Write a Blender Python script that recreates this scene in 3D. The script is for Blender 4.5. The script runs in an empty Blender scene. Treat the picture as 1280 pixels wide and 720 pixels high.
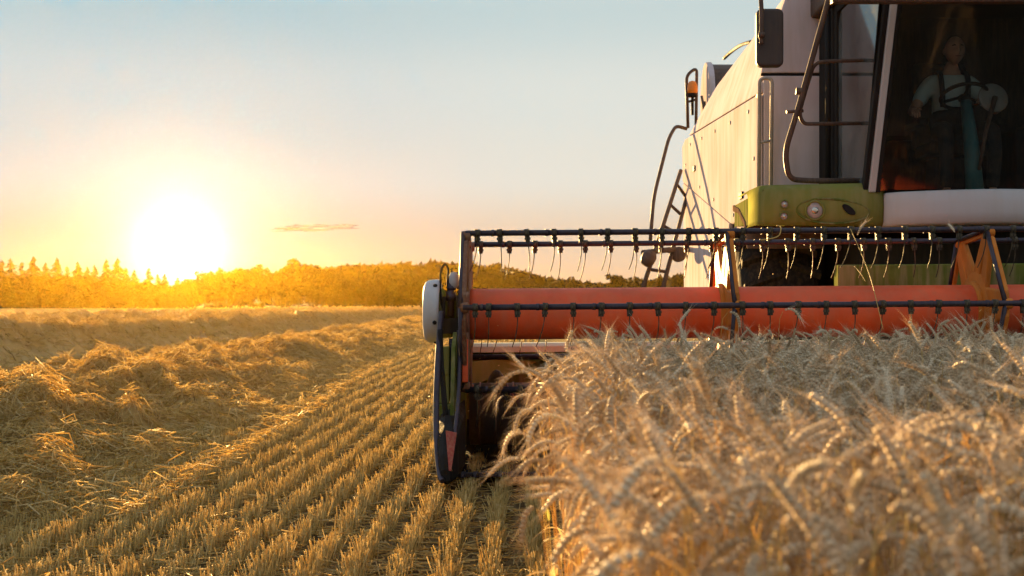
import bpy, math, random
import numpy as np
from mathutils import Vector, Matrix, Euler

S = bpy.context.scene
COL = S.collection
R = math.radians
PI = math.pi
rng = np.random.default_rng(11)
random.seed(5)

# ------------------------------------------------------------------ camera, light, sky
F = 1615.0                       # focal length in pixels of the 1280 wide photograph
CAM_H = 1.15
def at(px, py, d):
    """The point at distance d (metres in front of the camera) seen at a pixel of the photograph."""
    return Vector(((px - 660.0) / F * d, d, CAM_H + (380.0 - py) / F * d))

cam = bpy.data.cameras.new("camera")
cam.sensor_width = 36.0
cam.lens = F / 1280.0 * 36.0
cam.shift_x = -20.0 / 1280.0
cam.shift_y = 20.0 / 1280.0
cam.clip_start = 0.05
cam.clip_end = 30000.0
cam.dof.use_dof = True
cam.dof.focus_distance = 8.6
cam.dof.aperture_fstop = 5.0
camo = bpy.data.objects.new("camera", cam)
COL.objects.link(camo)
camo.location = (0, 0, CAM_H)
camo.rotation_euler = (R(90), 0, 0)
S.camera = camo

SUN_AZ, SUN_EL = R(-15.1), R(3.7)
SUN = Vector((math.sin(SUN_AZ) * math.cos(SUN_EL), math.cos(SUN_AZ) * math.cos(SUN_EL), math.sin(SUN_EL)))

W = bpy.data.worlds.new("World")
S.world = W
W.use_nodes = True
nt = W.node_tree
nt.nodes.clear()
def wn(t, **k):
    n = nt.nodes.new(t)
    for a, b in k.items():
        setattr(n, a, b)
    return n
out = wn("ShaderNodeOutputWorld")
bg = wn("ShaderNodeBackground")
sky = wn("ShaderNodeTexSky", sky_type='NISHITA', sun_disc=False)
sky.sun_elevation = SUN_EL
sky.sun_rotation = SUN_AZ
sky.altitude = 100
sky.air_density = 1.0
sky.dust_density = 1.2
sky.ozone_density = 1.0
tc = wn("ShaderNodeTexCoord")
dot = wn("ShaderNodeVectorMath", operation='DOT_PRODUCT')
dot.inputs[1].default_value = (math.sin(SUN_AZ) * math.cos(R(2.35)), math.cos(SUN_AZ) * math.cos(R(2.35)), math.sin(R(2.35)))
nt.links.new(tc.outputs['Generated'], dot.inputs[0])
clampd = wn("ShaderNodeMath", operation='MAXIMUM')
clampd.inputs[1].default_value = 0.0
nt.links.new(dot.outputs['Value'], clampd.inputs[0])
def lobe(power, colour):
    """A glow round the sun: the aureole of a hazy evening sky."""
    p = wn("ShaderNodeMath", operation='POWER')
    p.inputs[1].default_value = power
    nt.links.new(clampd.outputs[0], p.inputs[0])
    v = wn("ShaderNodeVectorMath", operation='SCALE')
    v.inputs[0].default_value = colour
    nt.links.new(p.outputs[0], v.inputs['Scale'])
    return v.outputs[0]
def addv(a, b):
    v = wn("ShaderNodeVectorMath", operation='ADD')
    nt.links.new(a, v.inputs[0])
    nt.links.new(b, v.inputs[1])
    return v.outputs[0]
# the physical sky, softened by high thin haze that evens out its brightness round the horizon
SKY_SCALE = 0.0035
thin = wn("ShaderNodeVectorMath", operation='SCALE')
thin.inputs['Scale'].default_value = SKY_SCALE
nt.links.new(sky.outputs[0], thin.inputs[0])
sep = wn("ShaderNodeSeparateXYZ")
nt.links.new(tc.outputs['Generated'], sep.inputs[0])
veil = wn("ShaderNodeValToRGB")
veil.color_ramp.interpolation = 'EASE'
# colours of the veil by the sine of the height above the horizon
VEIL = ((0.0, (0.78, 0.52, 0.31)), (0.045, (0.78, 0.62, 0.46)), (0.10, (0.80, 0.79, 0.71)), (0.16, (0.76, 0.79, 0.74)), (0.225, (0.59, 0.70, 0.70)), (0.5, (0.58, 0.68, 0.76)), (1.0, (0.62, 0.69, 0.78)))
el = veil.color_ramp.elements
while len(el) < len(VEIL):
    el.new(0.5)
for q, (p_, c_) in enumerate(VEIL):
    el[q].position = p_
    el[q].color = (*c_, 1)
nt.links.new(sep.outputs['Z'], veil.inputs[0])
vs_ = wn("ShaderNodeVectorMath", operation='SCALE')
vs_.inputs['Scale'].default_value = 1.61
nt.links.new(veil.outputs[0], vs_.inputs[0])
LOBES = ((6000.0, (4, 3.9, 3.6)), (1800.0, (1.3, 1.27, 1.18)), (550.0, (0.50, 0.48, 0.43)), (150.0, (0.14, 0.12, 0.10)))
acc = addv(thin.outputs[0], vs_.outputs[0])
acc = addv(acc, lobe(55.0, (-0.82, -0.36, 0.0)))      # the veil reddens and thins towards the sun; the air below adds its own glow
for p_, c_ in LOBES:
    acc = addv(acc, lobe(p_, c_))
nt.links.new(acc, bg.inputs['Color'])
bg.inputs['Strength'].default_value = 0.1
nt.links.new(bg.outputs[0], out.inputs['Surface'])

sl = bpy.data.lights.new("sun", 'SUN')
sl.energy = 5.0
sl.angle = R(0.53)
sl.color = (1.0, 0.61, 0.22)
so = bpy.data.objects.new("sun", sl)
COL.objects.link(so)
so.location = SUN * 60
so.rotation_euler = SUN.to_track_quat('Z', 'Y').to_euler()

S.view_settings.view_transform = 'Standard'
S.view_settings.look = 'None'
S.view_settings.exposure = 2.55
S.view_settings.gamma = 1.0
S.view_settings.use_curve_mapping = False
S.render.engine = 'CYCLES'
S.cycles.max_bounces = 8
S.cycles.transparent_max_bounces = 16
S.cycles.volume_bounces = 0
S.cycles.use_denoising = True
S.cycles.sample_clamp_indirect = 6.0

HAZE = (0.000030, 0.86, (1.0, 0.62, 0.05))    # density, forward scattering, colour

# ------------------------------------------------------------------ materials
def new_mat(name):
    m = bpy.data.materials.new(name)
    m.use_nodes = True
    n = m.node_tree
    n.nodes.clear()
    o = n.nodes.new("ShaderNodeOutputMaterial")
    return m, n, o
def node(n, t, **k):
    x = n.nodes.new(t)
    for a, b in k.items():
        setattr(x, a, b)
    return x
def ramp(n, fac, stops):
    r = node(n, "ShaderNodeValToRGB")
    e = r.color_ramp.elements
    while len(e) < len(stops):
        e.new(0.5)
    for i, (p, c) in enumerate(stops):
        e[i].position = p
        e[i].color = (*c, 1)
    n.links.new(fac, r.inputs[0])
    return r.outputs[0]
def noise(n, scale, detail=4, coord='Object', rough=0.55, stretch=None):
    tc = node(n, "ShaderNodeTexCoord")
    src = tc.outputs[coord]
    if stretch:
        mp = node(n, "ShaderNodeMapping")
        mp.inputs['Scale'].default_value = stretch
        n.links.new(src, mp.inputs[0])
        src = mp.outputs[0]
    t = node(n, "ShaderNodeTexNoise")
    t.inputs['Scale'].default_value = scale
    t.inputs['Detail'].default_value = detail
    t.inputs['Roughness'].default_value = rough
    n.links.new(src, t.inputs['Vector'])
    return t.outputs['Fac']
def mixc(n, fac, a, b):
    m = node(n, "ShaderNodeMix", data_type='RGBA')
    if hasattr(fac, 'links'):
        n.links.new(fac, m.inputs[0])
    else:
        m.inputs[0].default_value = fac
    for s, v in ((m.inputs[6], a), (m.inputs[7], b)):
        if hasattr(v, 'links'):
            n.links.new(v, s)
        else:
            s.default_value = (*v, 1)
    return m.outputs[2]
def surface(name, col, rough=0.5, metal=0.0, dust=0.35, dust_col=(0.36, 0.27, 0.17), grime=0.25, bump=0.15, scale=3.0, streak=True, spec=0.3):
    """Painted or bare metal, rubber, plastic: dusty and uneven."""
    m, n, o = new_mat(name)
    b = node(n, "ShaderNodeBsdfPrincipled")
    big = noise(n, scale, 6)
    fine = noise(n, scale * 22, 3)
    st = noise(n, scale * 2.2, 5, stretch=(3.0, 3.0, 0.35)) if streak else noise(n, scale * 2.2, 5)
    dark = tuple(c * (1 - grime) for c in col)
    base = mixc(n, ramp(n, big, [(0.35, (0, 0, 0)), (0.65, (1, 1, 1))]), dark, col)
    d1 = ramp(n, st, [(0.42, (0, 0, 0)), (0.72, (dust, dust, dust))])
    base = mixc(n, d1, base, dust_col)
    n.links.new(base, b.inputs['Base Color'])
    rr = ramp(n, st, [(0.3, (rough * 0.8,) * 3), (0.75, (min(1, rough * 1.5),) * 3)])
    n.links.new(rr, b.inputs['Roughness'])
    b.inputs['Metallic'].default_value = metal
    b.inputs['Specular IOR Level'].default_value = spec
    bp = node(n, "ShaderNodeBump")
    bp.inputs['Strength'].default_value = bump
    bp.inputs['Distance'].default_value = 0.004
    n.links.new(fine, bp.inputs['Height'])
    n.links.new(bp.outputs[0], b.inputs['Normal'])
    n.links.new(b.outputs[0], o.inputs[0])
    return m
def fibre(name, stops, trans=0.4, rough=0.6, source='rnd', gloss=0.05):
    """Dry stalks and leaves: a tone for every piece, light passing through."""
    m, n, o = new_mat(name)
    if source == 'rnd':
        a = node(n, "ShaderNodeAttribute", attribute_name='rnd')
        f = a.outputs['Fac']
    else:
        oi = node(n, "ShaderNodeObjectInfo")
        f = oi.outputs['Random']
    c = ramp(n, f, stops)
    mott = noise(n, 60, 2)
    c = mixc(n, ramp(n, mott, [(0.3, (0.0,) * 3), (0.8, (0.35,) * 3)]), c, tuple(x * 0.8 for x in stops[0][1]))
    d = node(n, "ShaderNodeBsdfPrincipled")
    d.inputs['Roughness'].default_value = rough
    d.inputs['Specular IOR Level'].default_value = gloss * 5
    n.links.new(c, d.inputs['Base Color'])
    t = node(n, "ShaderNodeBsdfTranslucent")
    n.links.new(c, t.inputs[0])
    mx = node(n, "ShaderNodeMixShader")
    mx.inputs[0].default_value = trans
    n.links.new(d.outputs[0], mx.inputs[1])
    n.links.new(t.outputs[0], mx.inputs[2])
    n.links.new(mx.outputs[0], o.inputs[0])
    return m

M = {}
M['white'] = surface('dusty_white_paint', (0.58, 0.515, 0.56), 0.75, dust=0.5, dust_col=(0.34,0.25,0.17), grime=0.2, scale=1.1, spec=0.0)
M['bumper'] = surface('light_grey_paint', (0.44, 0.44, 0.47), 0.45, dust=0.2, grime=0.10, scale=1.6)
M['green'] = surface('green_paint', (0.19, 0.20, 0.055), 0.6, spec=0.0, dust=0.25, grime=0.25, scale=2.2)
M['green_dark'] = surface('dirty_green_paint', (0.13, 0.16, 0.035), 0.7, spec=0.0, dust=0.5, grime=0.45, scale=3)
M['red'] = surface('orange_red_paint', (0.74, 0.10, 0.03), 0.5, dust=0.28, dust_col=(0.42, 0.2, 0.12), grime=0.3, bump=0.3, scale=2.6)
M['spider'] = surface('worn_orange_paint', (0.52, 0.16, 0.02), 0.55, spec=0.1, dust=0.2, grime=0.3, scale=5)
M['steel'] = surface('dark_blued_steel', (0.04, 0.036, 0.055), 0.36, metal=0.5, dust=0.30, dust_col=(0.13, 0.075, 0.06), scale=9)
M['wire'] = surface('spring_steel', (0.03, 0.027, 0.02), 0.6, metal=0.0, spec=0.2, dust=0.3, scale=20)
M['rust'] = surface('rusty_steel', (0.16, 0.06, 0.03), 0.55, metal=0.2, dust=0.4, scale=12)
M['rail'] = surface('brown_coated_tube', (0.085, 0.055, 0.045), 0.5, spec=0.2, dust=0.45, dust_col=(0.2, 0.13, 0.09), scale=8)
M['mudguard'] = surface('brown_mudguard', (0.13, 0.085, 0.06), 0.9, spec=0.0, dust=0.5, dust_col=(0.22, 0.15, 0.1), scale=5)
M['disc'] = surface('grey_disc', (0.26, 0.27, 0.28), 0.5, dust=0.2, scale=5)
M['dull_red'] = surface('dull_red_paint', (0.30, 0.05, 0.035), 0.6, dust=0.35, spec=0.15, scale=9)
M['galv'] = surface('pale_tube', (0.42, 0.38, 0.34), 0.6, spec=0.1, dust=0.4, scale=8)
M['black'] = surface('black_plastic', (0.018, 0.017, 0.018), 0.7, spec=0.06, dust=0.15, dust_col=(0.09, 0.07, 0.05), scale=4)
M['mirror_back'] = surface('mirror_shell', (0.045, 0.034, 0.034), 0.5, dust=0.4, dust_col=(0.10, 0.075, 0.06), scale=5)
M['rubber'] = surface('tyre_rubber', (0.022, 0.021, 0.02), 0.9, spec=0.04, dust=0.5, dust_col=(0.10, 0.075, 0.05), scale=5)
M['under'] = surface('dirty_frame', (0.03, 0.028, 0.026), 0.85, spec=0.05, dust=0.4, dust_col=(0.08, 0.06, 0.04), scale=4)
M['chrome'] = surface('bright_steel', (0.55, 0.53, 0.5), 0.18, metal=0.9, dust=0.25, scale=10)
M['auger'] = surface('worn_auger_steel', (0.19, 0.13, 0.11), 0.42, metal=0.6, dust=0.35, dust_col=(0.14, 0.08, 0.05), scale=7)
M['cream'] = surface('pale_green_rail', (0.48, 0.52, 0.40), 0.45, dust=0.45, dust_col=(0.5, 0.4, 0.25), scale=4)
M['lens'] = surface('lamp_lens', (0.42, 0.36, 0.36), 0.12, dust=0.3, scale=20)
M['amber'] = surface('amber_lens', (0.75, 0.22, 0.02), 0.15, dust=0.1, scale=20)
M['seat'] = surface('seat_cloth', (0.03, 0.028, 0.03), 0.9, dust=0.1, scale=8)
M['skin'] = surface('skin', (0.50, 0.29, 0.21), 0.5, dust=0.0, grime=0.1, scale=8, streak=False, bump=0.05)
M['shirt'] = surface('pale_shirt', (0.46, 0.58, 0.60), 0.85, dust=0.0, grime=0.15, scale=6, streak=False)
M['overall'] = surface('dark_overalls', (0.022, 0.024, 0.03), 0.9, dust=0.1, grime=0.3, scale=6, streak=False)
M['eye'] = surface('eye_dark', (0.03, 0.02, 0.015), 0.2, dust=0.0)
M['lip'] = surface('lip', (0.36, 0.15, 0.12), 0.5, dust=0.0)
M['teal'] = surface('teal_plastic', (0.05, 0.17, 0.20), 0.4, dust=0.1, scale=5)

def glass(name, tint, refl=1.0, film=0.06):
    m, n, o = new_mat(name)
    t = node(n, "ShaderNodeBsdfTransparent")
    t.inputs[0].default_value = (*tint, 1)
    g = node(n, "ShaderNodeBsdfGlossy")
    g.inputs['Roughness'].default_value = 0.06
    g.inputs['Color'].default_value = (0.9 * refl, 0.9 * refl, 0.92 * refl, 1)
    fr = node(n, "ShaderNodeFresnel")
    fr.inputs[0].default_value = 1.5
    df = node(n, "ShaderNodeBsdfDiffuse")          # dust film on the pane; its grey also paints in reflections
    df.inputs[0].default_value = (0.33, 0.36, 0.38, 1)
    mx = node(n, "ShaderNodeMixShader")
    n.links.new(fr.outputs[0], mx.inputs[0])
    n.links.new(t.outputs[0], mx.inputs[1])
    n.links.new(g.outputs[0], mx.inputs[2])
    m2 = node(n, "ShaderNodeMixShader")
    dn = noise(n, 2.5, 6)
    n.links.new(ramp(n, dn, [(0.3, (0.008,) * 3), (0.85, (film,) * 3)]), m2.inputs[0])
    n.links.new(mx.outputs[0], m2.inputs[1])
    n.links.new(df.outputs[0], m2.inputs[2])
    n.links.new(m2.outputs[0], o.inputs[0])
    return m
M['glass'] = glass('tinted_windscreen', (0.66, 0.74, 0.75), 0.55, 0.04)
M['side_glass'] = glass('dusty_sheen_door_glass', (0.16, 0.165, 0.175), 1.0, 0.30)  # film laid on beyond dust, painting the pane's grey sky reflection

STRAW = [(0.0, (0.44, 0.29, 0.09)), (0.35, (0.70, 0.50, 0.18)), (0.7, (0.85, 0.67, 0.30)), (1.0, (0.90, 0.77, 0.46))]
M['straw'] = fibre('loose_straw', STRAW, 0.56)
M['stubble'] = fibre('cut_stubble', [(0.0, (0.30, 0.22, 0.07)), (0.3, (0.62, 0.43, 0.15)), (0.65, (0.78, 0.60, 0.24)), (1.0, (0.88, 0.72, 0.38))], 0.5)
M['ear'] = fibre('wheat_ear', [(0.0, (0.60, 0.45, 0.28)), (0.5, (0.78, 0.64, 0.45)), (1.0, (0.88, 0.78, 0.60))], 0.34, source='obj')
M['stem'] = fibre('wheat_stem', [(0.0, (0.62, 0.40, 0.13)), (0.55, (0.76, 0.54, 0.22)), (1.0, (0.76, 0.62, 0.26))], 0.45, source='obj')
M['blade'] = fibre('wheat_leaf', [(0.0, (0.62, 0.42, 0.19)), (0.8, (0.78, 0.60, 0.34)), (0.93, (0.58, 0.52, 0.16)), (1.0, (0.20, 0.32, 0.03))], 0.5, source='obj')
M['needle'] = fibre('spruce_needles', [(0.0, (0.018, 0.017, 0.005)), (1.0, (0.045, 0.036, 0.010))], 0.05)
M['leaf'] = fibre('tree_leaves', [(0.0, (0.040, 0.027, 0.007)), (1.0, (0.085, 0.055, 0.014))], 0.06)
M['bark'] = surface('bark', (0.08, 0.06, 0.045), 0.9, dust=0.1)

def ground_mat():
    m, n, o = new_mat('stubble_soil')
    b = node(n, "ShaderNodeBsdfPrincipled")
    b.inputs['Roughness'].default_value = 0.95
    b.inputs['Specular IOR Level'].default_value = 0.0
    a = noise(n, 0.35, 5)
    c = noise(n, 14.0, 6, stretch=(1.0, 0.35, 1.0))
    f = noise(n, 120.0, 3)
    soil = mixc(n, c, (0.055, 0.036, 0.02), (0.17, 0.11, 0.05))
    chaff = mixc(n, f, (0.32, 0.20, 0.075), (0.62, 0.43, 0.19))
    base = mixc(n, ramp(n, c, [(0.45, (0.06,) * 3), (0.66, (0.6,) * 3)]), soil, chaff)
    # far off the stalks close up into a pale straw-coloured mat
    tc = node(n, "ShaderNodeTexCoord")
    sx = node(n, "ShaderNodeSeparateXYZ")
    n.links.new(tc.outputs['Object'], sx.inputs[0])
    mr = node(n, "ShaderNodeMapRange")
    mr.inputs['From Min'].default_value = 14
    mr.inputs['From Max'].default_value = 55
    n.links.new(sx.outputs['Y'], mr.inputs['Value'])
    far = mixc(n, ramp(n, a, [(0.35, (0,) * 3), (0.7, (1,) * 3)]), (0.52, 0.34, 0.13), (0.68, 0.47, 0.20))
    base = mixc(n, mr.outputs[0], base, far)
    n.links.new(base, b.inputs['Base Color'])
    bp = node(n, "ShaderNodeBump")
    bp.inputs['Strength'].default_value = 0.8
    bp.inputs['Distance'].default_value = 0.03
    n.links.new(f, bp.inputs['Height'])
    n.links.new(bp.outputs[0], b.inputs['Normal'])
    n.links.new(b.outputs[0], o.inputs[0])
    return m
M['ground'] = ground_mat()
# ------------------------------------------------------------------ helpers
ROOTS = {}
def tag(o, label=None, cat=None, group=None, kind=None):
    if label: o['label'] = label
    if cat: o['category'] = cat
    if group: o['group'] = group
    if kind: o['kind'] = kind
    return o
def empty(name, loc, label=None, cat=None, group=None):
    o = bpy.data.objects.new(name, None)
    o.empty_display_size = 0.2
    COL.objects.link(o)
    o.location = loc
    return tag(o, label, cat, group)
def link(name, me, parent=None, loc=None):
    o = bpy.data.objects.new(name, me)
    COL.objects.link(o)
    if parent is not None:
        o.parent = parent
        if parent.type == 'EMPTY' and loc is None:
            o.location = -Vector(parent.location)       # the mesh is in world metres
    if loc is not None:
        o.location = loc
    return o

class MB:
    """Collects shapes (in world metres) and links them as ONE mesh object."""
    def __init__(s, xf=None):
        s.v, s.f, s.sm, s.xf = [], [], [], xf
    def add(s, vs, fs, smooth=False):
        k = len(s.v)
        s.v += [tuple(v) for v in vs]
        s.f += [tuple(i + k for i in f) for f in fs]
        s.sm += [smooth] * len(fs)
        return s
    def box(s, a, b):
        (x0, y0, z0), (x1, y1, z1) = a, b
        v = [(x0, y0, z0), (x1, y0, z0), (x1, y1, z0), (x0, y1, z0), (x0, y0, z1), (x1, y0, z1), (x1, y1, z1), (x0, y1, z1)]
        return s.add(v, [(0, 3, 2, 1), (4, 5, 6, 7), (0, 1, 5, 4), (1, 2, 6, 5), (2, 3, 7, 6), (3, 0, 4, 7)])
    def hexa(s, v):
        """Eight corners: bottom ring of four, top ring of four."""
        return s.add(v, [(0, 3, 2, 1), (4, 5, 6, 7), (0, 1, 5, 4), (1, 2, 6, 5), (2, 3, 7, 6), (3, 0, 4, 7)])
    def prism(s, poly, axis, a, b):
        """A polygon in the two other axes, extruded along axis from a to b."""
        n = len(poly)
        def p(u, v, w):
            return {'x': (w, u, v), 'y': (u, w, v), 'z': (u, v, w)}[axis]
        vs = [p(u, v, a) for u, v in poly] + [p(u, v, b) for u, v in poly]
        fs = [tuple(range(n))[::-1], tuple(range(n, 2 * n))] + [(i, (i + 1) % n, n + (i + 1) % n, n + i) for i in range(n)]
        return s.add(vs, fs)
    def tube(s, path, r, n=10, closed=False, caps=True):
        path = [Vector(p) for p in path]
        m = len(path)
        rs = r if isinstance(r, (list, tuple)) else [r] * m
        up = None
        rings = []
        for i, p in enumerate(path):
            a = path[(i - 1) % m] if (i > 0 or closed) else p
            b = path[(i + 1) % m] if (i < m - 1 or closed) else p
            t = (b - a).normalized()
            if up is None:
                up = t.orthogonal().normalized()
            up = (up - t * up.dot(t))
            up = up.normalized() if up.length > 1e-6 else t.orthogonal().normalized()
            sd = t.cross(up)
            rings.append([p + (up * math.cos(q) + sd * math.sin(q)) * rs[i] for q in [2 * PI * j / n for j in range(n)]])
        vs = [v for ring in rings for v in ring]
        fs = []
        for i in range(m if closed else m - 1):
            a, b = i * n, ((i + 1) % m) * n
            fs += [(a + j, a + (j + 1) % n, b + (j + 1) % n, b + j) for j in range(n)]
        s.add(vs, fs, True)
        if caps and not closed:
            k = len(s.v) - len(vs)
            s.f += [tuple(k + j for j in range(n))[::-1], tuple(k + (m - 1) * n + j for j in range(n))]
            s.sm += [False, False]
        return s
    def lathe(s, origin, axis, prof, n=24):
        """Profile of (distance along axis, radius)."""
        o, ax = Vector(origin), Vector(axis).normalized()
        u = ax.orthogonal().normalized()
        w = ax.cross(u)
        vs = [o + ax * t + (u * math.cos(2 * PI * j / n) + w * math.sin(2 * PI * j / n)) * max(r, 1e-4) for t, r in prof for j in range(n)]
        fs = [(i * n + j, i * n + (j + 1) % n, (i + 1) * n + (j + 1) % n, (i + 1) * n + j) for i in range(len(prof) - 1) for j in range(n)]
        s.add(vs, fs, True)
        return s
    def grid(s, rows, smooth=True):
        nr, nc = len(rows), len(rows[0])
        s.add([p for r in rows for p in r], [(i * nc + j, i * nc + j + 1, (i + 1) * nc + j + 1, (i + 1) * nc + j) for i in range(nr - 1) for j in range(nc - 1)], smooth)
        return s
    def mesh(s, name, mat):
        me = bpy.data.meshes.new(name)
        vs = [s.xf(v) for v in s.v] if s.xf else s.v
        me.from_pydata(vs, [], s.f)
        me.polygons.foreach_set('use_smooth', s.sm)
        me.materials.append(M[mat] if isinstance(mat, str) else mat)
        me.update()
        return me
    def build(s, name, mat, parent=None, bevel=0.0, loc=None, solid=0.0, seg=2):
        o = link(name, s.mesh(name, mat), parent, loc)
        if solid:
            q = o.modifiers.new('thickness', 'SOLIDIFY')
            q.thickness = solid
            q.offset = 0
        if bevel:
            q = o.modifiers.new('bevel', 'BEVEL')
            q.width = bevel
            q.segments = seg
            q.limit_method = 'ANGLE'
            q.angle_limit = R(35)
            q.harden_normals = False
        return o
def smooth_path(pts, sub=6):
    """Catmull-Rom through points."""
    P = [Vector(p) for p in pts]
    o = []
    for i in range(len(P) - 1):
        a, b, c, d = P[max(i - 1, 0)], P[i], P[i + 1], P[min(i + 2, len(P) - 1)]
        for k in range(sub):
            t = k / sub
            o.append(0.5 * ((2 * b) + (c - a) * t + (2 * a - 5 * b + 4 * c - d) * t * t + (3 * b - a - 3 * c + d) * t ** 3))
    o.append(P[-1])
    return o
def round_corners(pts, r, k=4):
    P = [Vector(p) for p in pts]
    o = [P[0]]
    for i in range(1, len(P) - 1):
        a, b = (P[i - 1] - P[i]), (P[i + 1] - P[i])
        q = min(r, a.length * 0.45, b.length * 0.45)
        s, e = P[i] + a.normalized() * q, P[i] + b.normalized() * q
        for j in range(k + 1):
            t = j / k
            o.append(s * (1 - t) ** 2 + P[i] * 2 * t * (1 - t) + e * t * t)
    o.append(P[-1])
    return o
def rounded_rect(x0, z0, x1, z1, r, k=4):
    o = []
    for cx, cz, a0 in ((x1 - r, z1 - r, 0), (x0 + r, z1 - r, 90), (x0 + r, z0 + r, 180), (x1 - r, z0 + r, 270)):
        for j in range(k + 1):
            a = R(a0 + 90 * j / k)
            o.append((cx + r * math.cos(a), cz + r * math.sin(a)))
    return o

def np_mesh(name, verts, faces, mat, rnd=None, smooth=False):
    """A large mesh from arrays; faces all of one size."""
    verts = np.ascontiguousarray(verts, dtype=np.float32)
    faces = np.ascontiguousarray(faces, dtype=np.int32)
    me = bpy.data.meshes.new(name)
    nf, k = faces.shape
    me.vertices.add(len(verts))
    me.vertices.foreach_set('co', verts.ravel())
    me.loops.add(nf * k)
    me.loops.foreach_set('vertex_index', faces.ravel())
    me.polygons.add(nf)
    me.polygons.foreach_set('loop_start', np.arange(nf, dtype=np.int32) * k)
    if smooth:
        me.polygons.foreach_set('use_smooth', np.ones(nf, dtype=bool))
    if rnd is not None:
        a = me.attributes.new('rnd', 'FLOAT', 'POINT')
        a.data.foreach_set('value', np.ascontiguousarray(rnd, dtype=np.float32))
    me.materials.append(M[mat])
    me.update()
    me.validate()
    return me
def sticks(base, tip, w, rnd, bend=None):
    """Straws as three-sided tapered prisms (one bend in the middle if given)."""
    base, tip = np.asarray(base, float), np.asarray(tip, float)
    n = len(base)
    d = tip - base
    L = np.linalg.norm(d, axis=1, keepdims=True)
    d = d / np.maximum(L, 1e-9)
    h = np.tile(np.array([0.0, 0.0, 1.0]), (n, 1))
    h[np.abs(d[:, 2]) > 0.9] = (1.0, 0.0, 0.0)
    u = np.cross(d, h)
    u /= np.linalg.norm(u, axis=1, keepdims=True)
    v = np.cross(d, u)
    ph = rng.uniform(0, 2 * PI, n)
    levels = [base, tip] if bend is None else [base, (base + tip) / 2 + bend, tip]
    w = np.broadcast_to(np.asarray(w, float), (n,))
    V = []
    for P in levels:
        for j in range(3):
            a = ph + j * 2 * PI / 3
            V.append(P + (u * np.cos(a)[:, None] + v * np.sin(a)[:, None]) * (w / 2)[:, None])
    k = len(V)
    V = np.stack(V, 1).reshape(-1, 3)
    T = []
    for l in range(len(levels) - 1):
        for j in range(3):
            a, b = l * 3 + j, l * 3 + (j + 1) % 3
            T += [(a, b, b + 3), (a, b + 3, a + 3)]
    T.append((k - 3, k - 2, k - 1))
    T = np.array(T)
    Fc = (np.arange(n)[:, None, None] * k + T[None]).reshape(-1, 3)
    return V, Fc, np.repeat(rnd, k)
def vnoise(x, y, seed=0):
    """Smooth value noise on arrays."""
    def h(i, j):
        q = np.sin(i * 127.1 + j * 311.7 + seed * 74.7) * 43758.5453
        return q - np.floor(q)
    xi, yi = np.floor(x), np.floor(y)
    fx, fy = x - xi, y - yi
    fx, fy = fx * fx * (3 - 2 * fx), fy * fy * (3 - 2 * fy)
    a, b, c, d = h(xi, yi), h(xi + 1, yi), h(xi, yi + 1), h(xi + 1, yi + 1)
    return (a * (1 - fx) + b * fx) * (1 - fy) + (c * (1 - fx) + d * fx) * fy
def fbm(x, y, o=4, seed=0):
    s, a, t = 0, 0.5, 0
    for i in range(o):
        s = s + a * vnoise(x * 2 ** i, y * 2 ** i, seed + i)
        t += a
        a *= 0.5
    return s / t

# ------------------------------------------------------------------ the field
def build_ground():
    xs = np.concatenate([np.linspace(-750, -40, 30), np.linspace(-30, 30, 61), np.linspace(40, 750, 30)])
    ys = np.concatenate([np.linspace(-85, -4, 12), np.linspace(0, 60, 91), np.geomspace(64, 690, 40)])
    X, Y = np.meshgrid(xs, ys)
    Z = 0.03 * (fbm(X * 0.3, Y * 0.15, 3, 5) - 0.5) * (np.abs(X) < 60)
    # far off the field swells a little
    Z = Z + 0.35 * np.clip((Y - 90) / 120, 0, 1) * fbm(X * 0.012, Y * 0.02, 2, 8) * np.clip((330 - Y) / 60, 0, 1)
    nx = len(xs)
    V = np.stack([X, Y, Z], -1).reshape(-1, 3)
    i, j = np.meshgrid(np.arange(len(ys) - 1), np.arange(nx - 1), indexing='ij')
    a = (i * nx + j).ravel()
    Fq = np.stack([a, a + 1, a + nx + 1, a + nx], 1)
    tag(link('field_ground', np_mesh('field_ground', V, Fq, 'ground', smooth=True)), kind='structure')
build_ground()

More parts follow.
